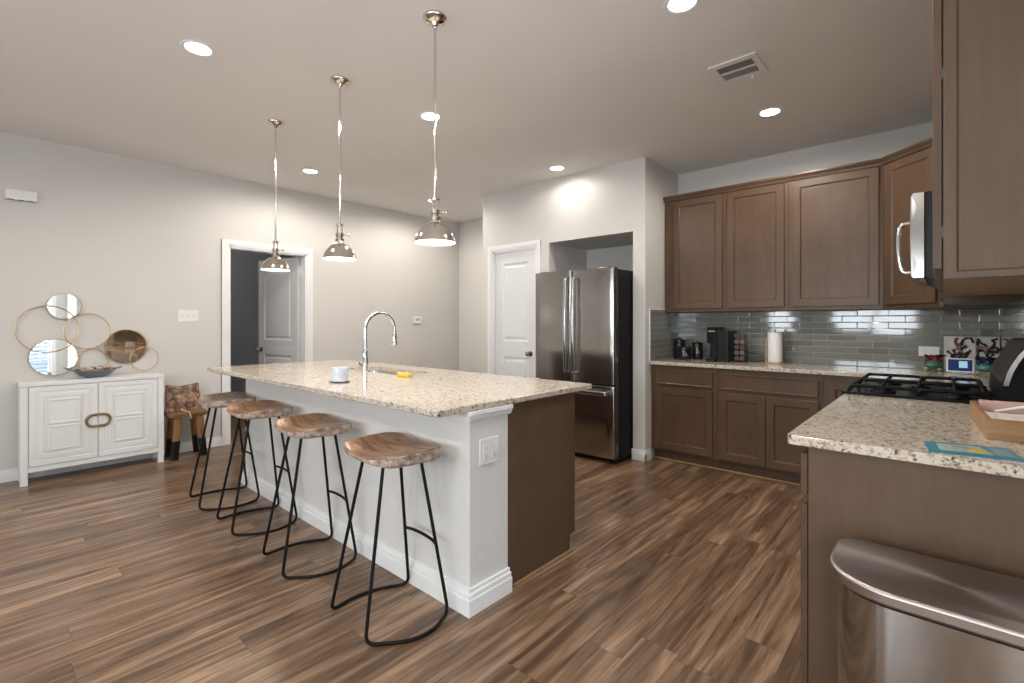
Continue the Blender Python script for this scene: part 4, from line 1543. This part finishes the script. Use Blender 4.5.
# ------------------------------------------------------------------ sideboard
M['sb'] = plain('white painted sideboard', (.74, .74, .74), .4, var=.008)
SBF, SBB = -5.315, WL + .016
sb = thing('sideboard', 'white two-door sideboard standing against the left wall', 'sideboard', (-5.45, .715, 0))
MB().box(SBB, SBF + .006, .246, 1.182, .768, .800).build('top', M['sb'], sb, bevel=.004)
MB().box(SBB + .004, SBF - .012, .262, 1.172, .105, .7675).build('carcass', M['sb'], sb)
for y in (.255, 1.135):
    for x in (SBF - .044, SBB + .002):
        MB().box(x, x + .044, y, y + .044, 0, .7678).build('leg', M['sb'], sb, bevel=.002)
MB().box(SBF - .016, SBF - .002, .30, 1.135, .098, .138).build('bottom_rail', M['sb'], sb, bevel=.002)
for k, (a, c) in enumerate(((.303, .7145), (.7205, 1.131))):
    b = MB()
    b.panel((SBF - .012, a, .142), (0, 1, 0), (1, 0, 0), c - a, .62, .016, .036, .004, .004)
    # stepped frame
    for q, t in ((.050, .0165),):
        b.panel((SBF - .004, a + .055, .142 + .055), (0, 1, 0), (1, 0, 0), c - a - .11, .51, .008, .030, .004, .005)
    m = (a + c) / 2
    w2 = .098
    for z0, z1 in ((.250, .446), (.462, .658)):
        b.panel((SBF - .002, m - w2, z0), (0, 1, 0), (1, 0, 0), 2 * w2, z1 - z0, .012, .012, .006, .003)
    d = b.build('door', M['sb'], sb)
    s = -1 if k == 0 else 1
    hb = MB()
    pts = []
    for i in range(17):
        an = math.pi / 2 + math.pi * i / 16
        cy_ = .7175 + s * .032
        pts.append((SBF + .012, cy_ + s * .045 * abs(math.cos(an)), .452 + .048 * math.sin(an)))
    pts = [(SBF + .012, .7175 + s * .004, .500)] + pts + [(SBF + .012, .7175 + s * .004, .404)]
    hb.tube(pts, .0105, 10)
    for z in (.500, .404):
        hb.cyl((SBF + .002, .7175 + s * .022, z), (SBF + .012, .7175 + s * .022, z), .006)
    hb.build('half_ring_pull', M['bronze'], d, smooth=True)
MB().box(SBF - .013, SBF - .0122, .7142, .7208, .142, .762).build('door_gap_shade', M['dark'], sb)  # dark strip stands in for the shade between the two doors

# mirror sculpture on the wall
ma = thing('wall_mirror_art', 'gold ring wall sculpture with three round mirrors above the sideboard', 'wall art', (WL + .004, .72, .83))
rings = [('ring', .43, 1.216, .193, None, .030), ('ring', .677, 1.197, .152, None, .036), ('ring', .711, .942, .098, None, .022),
         ('ring', 1.079, .936, .107, None, .034)]
for nm, cy, cz, rr, mt, off in rings:
    pts = [(WL + off, cy + rr * math.cos(2 * math.pi * k / 64), cz + rr * math.sin(2 * math.pi * k / 64)) for k in range(64)]
    MB().tube(pts, .0042, 8, True).build('gold_ring', M['brass'], ma, smooth=True)
for cy, cz, rr, mt, off, tilt in ((.532, 1.41, .108, 'mirror', .014, 0), (.468, .980, .151, 'mirror', .016, 0), (.946, 1.054, .150, 'bronze_mirror', .018, 0)):
    fr_ = MB().lathe([(rr - .002, -.010), (rr + .003, -.010), (rr + .005, 0), (rr + .003, .008), (rr - .002, .008), (rr - .002, -.010)], (WL + off, cy, cz), 64, (1, 0, 0), False).build(
        'mirror_rim', M['brass'], ma, smooth=True)
    MB().lathe([(.001, -.006), (rr - .001, -.006), (rr - .001, .003), (.001, .003)], (WL + off, cy, cz), 64, (1, 0, 0)).build('mirror_glass', M[mt], fr_)
b = MB()
for cy, cz in ((.25, 1.216), (.532, 1.31), (.946, 1.19), (.62, .955), (1.03, 1.02)):
    b.cyl((WL + .0005, cy, cz), (WL + .028, cy, cz), .004, n=8)
b.build('standoff_pin', M['brass'], ma)

# bowl with dried pods
M['slate'] = plain('blue grey hammered metal', (.20, .225, .26), .45, .6, .15, 60, .3)
bw = thing('decor_bowl', 'blue-grey footed bowl on the white sideboard', 'bowl', (-5.45, .715, .8005))
b = MB()
prof = [(.055, .0), (.062, .004), (.10, .022), (.150, .060), (.154, .062), (.150, .066), (.098, .030), (.001, .020)]
n = 40
rg_ = []
for r_, z in prof:
    rg_.append([(-5.45 + .62 * r_ * math.cos(2 * math.pi * k / n), .715 + 1.02 * r_ * math.sin(2 * math.pi * k / n) , .8005 + z + (.012 * abs(math.sin(2 * math.pi * k / n)) ** 6 if r_ > .12 else 0)) for k in range(n)])
b.loft(rg_).build('bowl_shell', M['slate'], bw, smooth=True)
b = MB()
for s in (-1, 1):
    b.tube(bez([(-5.48, .715 + s * .150, .868), (-5.465, .715 + s * .178, .880), (-5.435, .715 + s * .178, .880), (-5.42, .715 + s * .150, .868)], 6), .004, 8)
b.build('handle', M['slate'], bw, smooth=True)
M['pod1'] = plain('tan dried pod', (.42, .26, .15), .8, var=.3, scale=80, bump=.4)
M['pod2'] = plain('cream dried shell', (.58, .47, .38), .8, var=.2, scale=80, bump=.4)
M['pod3'] = plain('dark brown dried pod', (.14, .075, .05), .8, var=.3, scale=80, bump=.4)
rnd = random.Random(5)
spots = [(-5.45, .64, .853, .034, 0), (-5.44, .715, .848, .026, 1), (-5.47, .78, .852, .026, 1), (-5.43, .79, .868, .018, 2), (-5.43, .68, .874, .020, 1),
         (-5.455, .755, .880, .019, 0), (-5.475, .70, .876, .020, 2), (-5.44, .82, .875, .017, 0), (-5.43, .60, .870, .017, 2), (-5.465, .815, .874, .016, 1),
         (-5.42, .74, .878, .015, 1), (-5.47, .655, .890, .016, 1)]
words = ['large tan dried ball at the left of the bowl', 'cream shell low in the middle of the bowl', 'cream shell low on the right side of the bowl',
         'dark pod at the front right of the bowl', 'cream shell heaped left of the bowl middle', 'tan pod heaped right of the bowl middle',
         'dark pod heaped at the back of the bowl', 'tan pod at the right rim of the bowl', 'dark pod at the left rim of the bowl',
         'cream shell at the back right of the bowl', 'small cream shell at the front of the bowl', 'small cream shell on top of the tan ball']
for (x, y, z, q, k), wd in zip(spots, words):
    b = MB()
    b.ball((x, y, z), (q * .9, q * (1.0 if k == 0 else 1.35), q * (1.0 if k == 0 else .75)), 8)
    for vtx in b.bm.verts:
        vtx.co += Vector((rnd.uniform(-1, 1), rnd.uniform(-1, 1), rnd.uniform(-1, 1))) * q * .07
    o = b.build('dried_pod', M[('pod1', 'pod2', 'pod3')[k]], smooth=True)
    tag(o, wd, 'dried pod', 'dried pods heaped in the bowl')

# ------------------------------------------------------------------ little wooden stool with bag
M['stool_wood'] = wood('honey stool wood', (.12, .055, .022), (.27, .135, .055), 1, 2.2, .42, 8)
M['stool_leg'] = wood('honey stool leg', (.15, .07, .03), (.32, .165, .07), 2, 2.2, .42, 8)
ws = thing('wooden_stool', 'low brown wooden stool with black-dipped legs beside the sideboard', 'stool', (-5.40, 1.37, 0))
MB().prism(rrect(-5.535, -5.285, 1.215, 1.535, .05, 6), .385, .428).build('seat', M['stool_wood'], ws, bevel=.008, smooth=True)
for sx in (-1, 1):
    for sy in (-1, 1):
        t0 = Vector((-5.41 + sx * .075, 1.375 + sy * .085, .3855))
        f0 = Vector((-5.41 + sx * .102, 1.375 + sy * .118, .0005))
        m0 = t0.lerp(f0, .55)
        lg = MB()
        def rg2(p, q):
            return [(p.x + a, p.y + c, p.z) for a, c in rrect(-q, q, -q, q, q * .45, 3)]
        lg.loft([rg2(t0, .034), rg2(m0, .0315)])
        L_ = lg.build('leg', M['stool_leg'], ws, smooth=True)
        MB().loft([rg2(m0, .0318), rg2(f0, .028)]).build('black_dip', M['black'], L_, smooth=True)
# bag
M['bag'] = None
t = NT('floral brown fabric')
co = t.coord()
vo = t.n('ShaderNodeTexVoronoi')
vo.inputs['Scale'].default_value = 34
t.l(co, vo.inputs['Vector'])
n1 = t.noise(co, 24, 3, .6, .8)
c1 = t.ramp(n1, [(.35, (.07, .032, .02)), (.48, (.17, .09, .06)), (.58, (.36, .24, .17)), (.68, (.10, .085, .055))])
sv = t.n('ShaderNodeSeparateColor')
t.l(vo.outputs['Color'], sv.inputs[0])
c2 = t.ramp(sv.outputs[0], [(0, (.38, .18, .13)), (.30, (.40, .29, .20)), (.5, (.07, .03, .022)), (.85, (.14, .12, .075))], 'CONSTANT')
t.set(t.mix(.55, c1, c2), .75)
M['bag'] = t.m
M['leather'] = plain('brown leather', (.13, .055, .03), .5, var=.15)
M['strap'] = plain('tan tassel suede', (.52, .36, .25), .7)
bg_ = thing('handbag', 'brown floral fabric handbag propped on the small wooden stool', 'handbag', (-5.44, 1.36, .428))
b = MB()
# a puffy bag leaning back: rings from base to rim
def bag_pt(u, v, d):
    y = 1.242 + (1.500 - 1.242) * u
    x = -5.405 - .075 * v + d
    z = .430 + .235 * v + (.012 * abs(2 * u - 1) ** 2 if v > .9 else 0) - .010 * math.sin(math.pi * u) * v
    return (x, y - .010 + .014 * (1 - v) * (2 * u - 1), z)
rings = []
NV = 10
for i in range(NV + 1):
    v = i / NV
    th = .008 + .034 * math.sin(math.pi * min(1, .12 + .88 * (1 - v))) * (1 if v < 1 else .3)
    ring = []
    for k in range(14):
        u = k / 13
        e = th * (1 - abs(2 * u - 1) ** 4) + .004
        ring.append(bag_pt(u, v, e))
    for k in range(14):
        u = 1 - k / 13
        e = th * (1 - abs(2 * u - 1) ** 4) + .004
        ring.append(bag_pt(u, v, -e))
    rings.append(ring)
b.loft(rings)
bb_ = b.build('bag_body', M['bag'], bg_, smooth=True)
MB().tube([bag_pt(k / 12, 1.0, 0) for k in range(13)], .007, 8).build('rim_trim', M['leather'], bb_, smooth=True)
MB().tube([bag_pt(1.0, 1 - k / 8, 0) for k in range(9)], .006, 8).tube([bag_pt(0.0, 1 - k / 8, 0) for k in range(9)], .006, 8).build('side_trim', M['leather'], bb_, smooth=True)
MB().tube(bez([bag_pt(.04, .97, .0), bag_pt(.14, .80, .045), bag_pt(.24, .45, .052), bag_pt(.36, .15, .055)], 7), .006, 8).build('shoulder_strap', M['leather'], bg_, smooth=True)
pz = bag_pt(.36, .12, .06)
MB().tube(bez([pz, (-5.315, pz[1] + .02, .440), (-5.274, pz[1] + .045, .428), (-5.266, pz[1] + .06, .37)], 7), [.006 + .001 * (k % 3) for k in range(22)], 8).build('tassel', M['strap'], bg_, smooth=True)

# ------------------------------------------------------------------ small wall fittings
ch = thing('door_chime', 'white chime box high on the left wall', 'chime box', (WL, .273, 2.25))
MB().box(WL + .0005, WL + .045, .182, .366, 2.255, 2.335).build('cover', M['plastic_white'], ch, bevel=.004)
M['grille'] = plain('grey sound slots', (.35, .35, .35), .6)
b = MB()
for k in range(3):
    b.box(WL + .012, WL + .0455, .20 + k * .055, .235 + k * .055, 2.2535, 2.2585)
b.build('sound_slots', M['grille'], ch)
sw = thing('light_switch', 'white three-gang light switch on the wall left of the doorway', 'light switch', (WL, 1.435, 1.335))
MB().box(WL + .0005, WL + .007, 1.345, 1.525, 1.278, 1.396).build('cover_plate', M['plastic_white'], sw, bevel=.003)
for k in range(3):
    yc = 1.389 + k * .046
    MB().box(WL + .0068, WL + .0085, yc - .008, yc + .008, 1.320, 1.355).hexa(
        [(WL + .0085, yc - .004, 1.333), (WL + .0085, yc + .004, 1.333), (WL + .0085, yc + .004, 1.345), (WL + .0085, yc - .004, 1.345),
         (WL + .018, yc - .003, 1.342), (WL + .018, yc + .003, 1.342), (WL + .018, yc + .003, 1.349), (WL + .018, yc - .003, 1.349)]).build('toggle', M['plastic_white'], sw)
th_ = thing('thermostat', 'small white thermostat on the wall behind the faucet', 'thermostat', (WL, 4.21, 1.3))
MB().box(WL + .0005, WL + .022, 4.15, 4.28, 1.255, 1.345).build('case', M['plastic_white'], th_, bevel=.004)
MB().box(WL + .0215, WL + .0228, 4.175, 4.255, 1.295, 1.335).build('display', M['louvre'], th_)
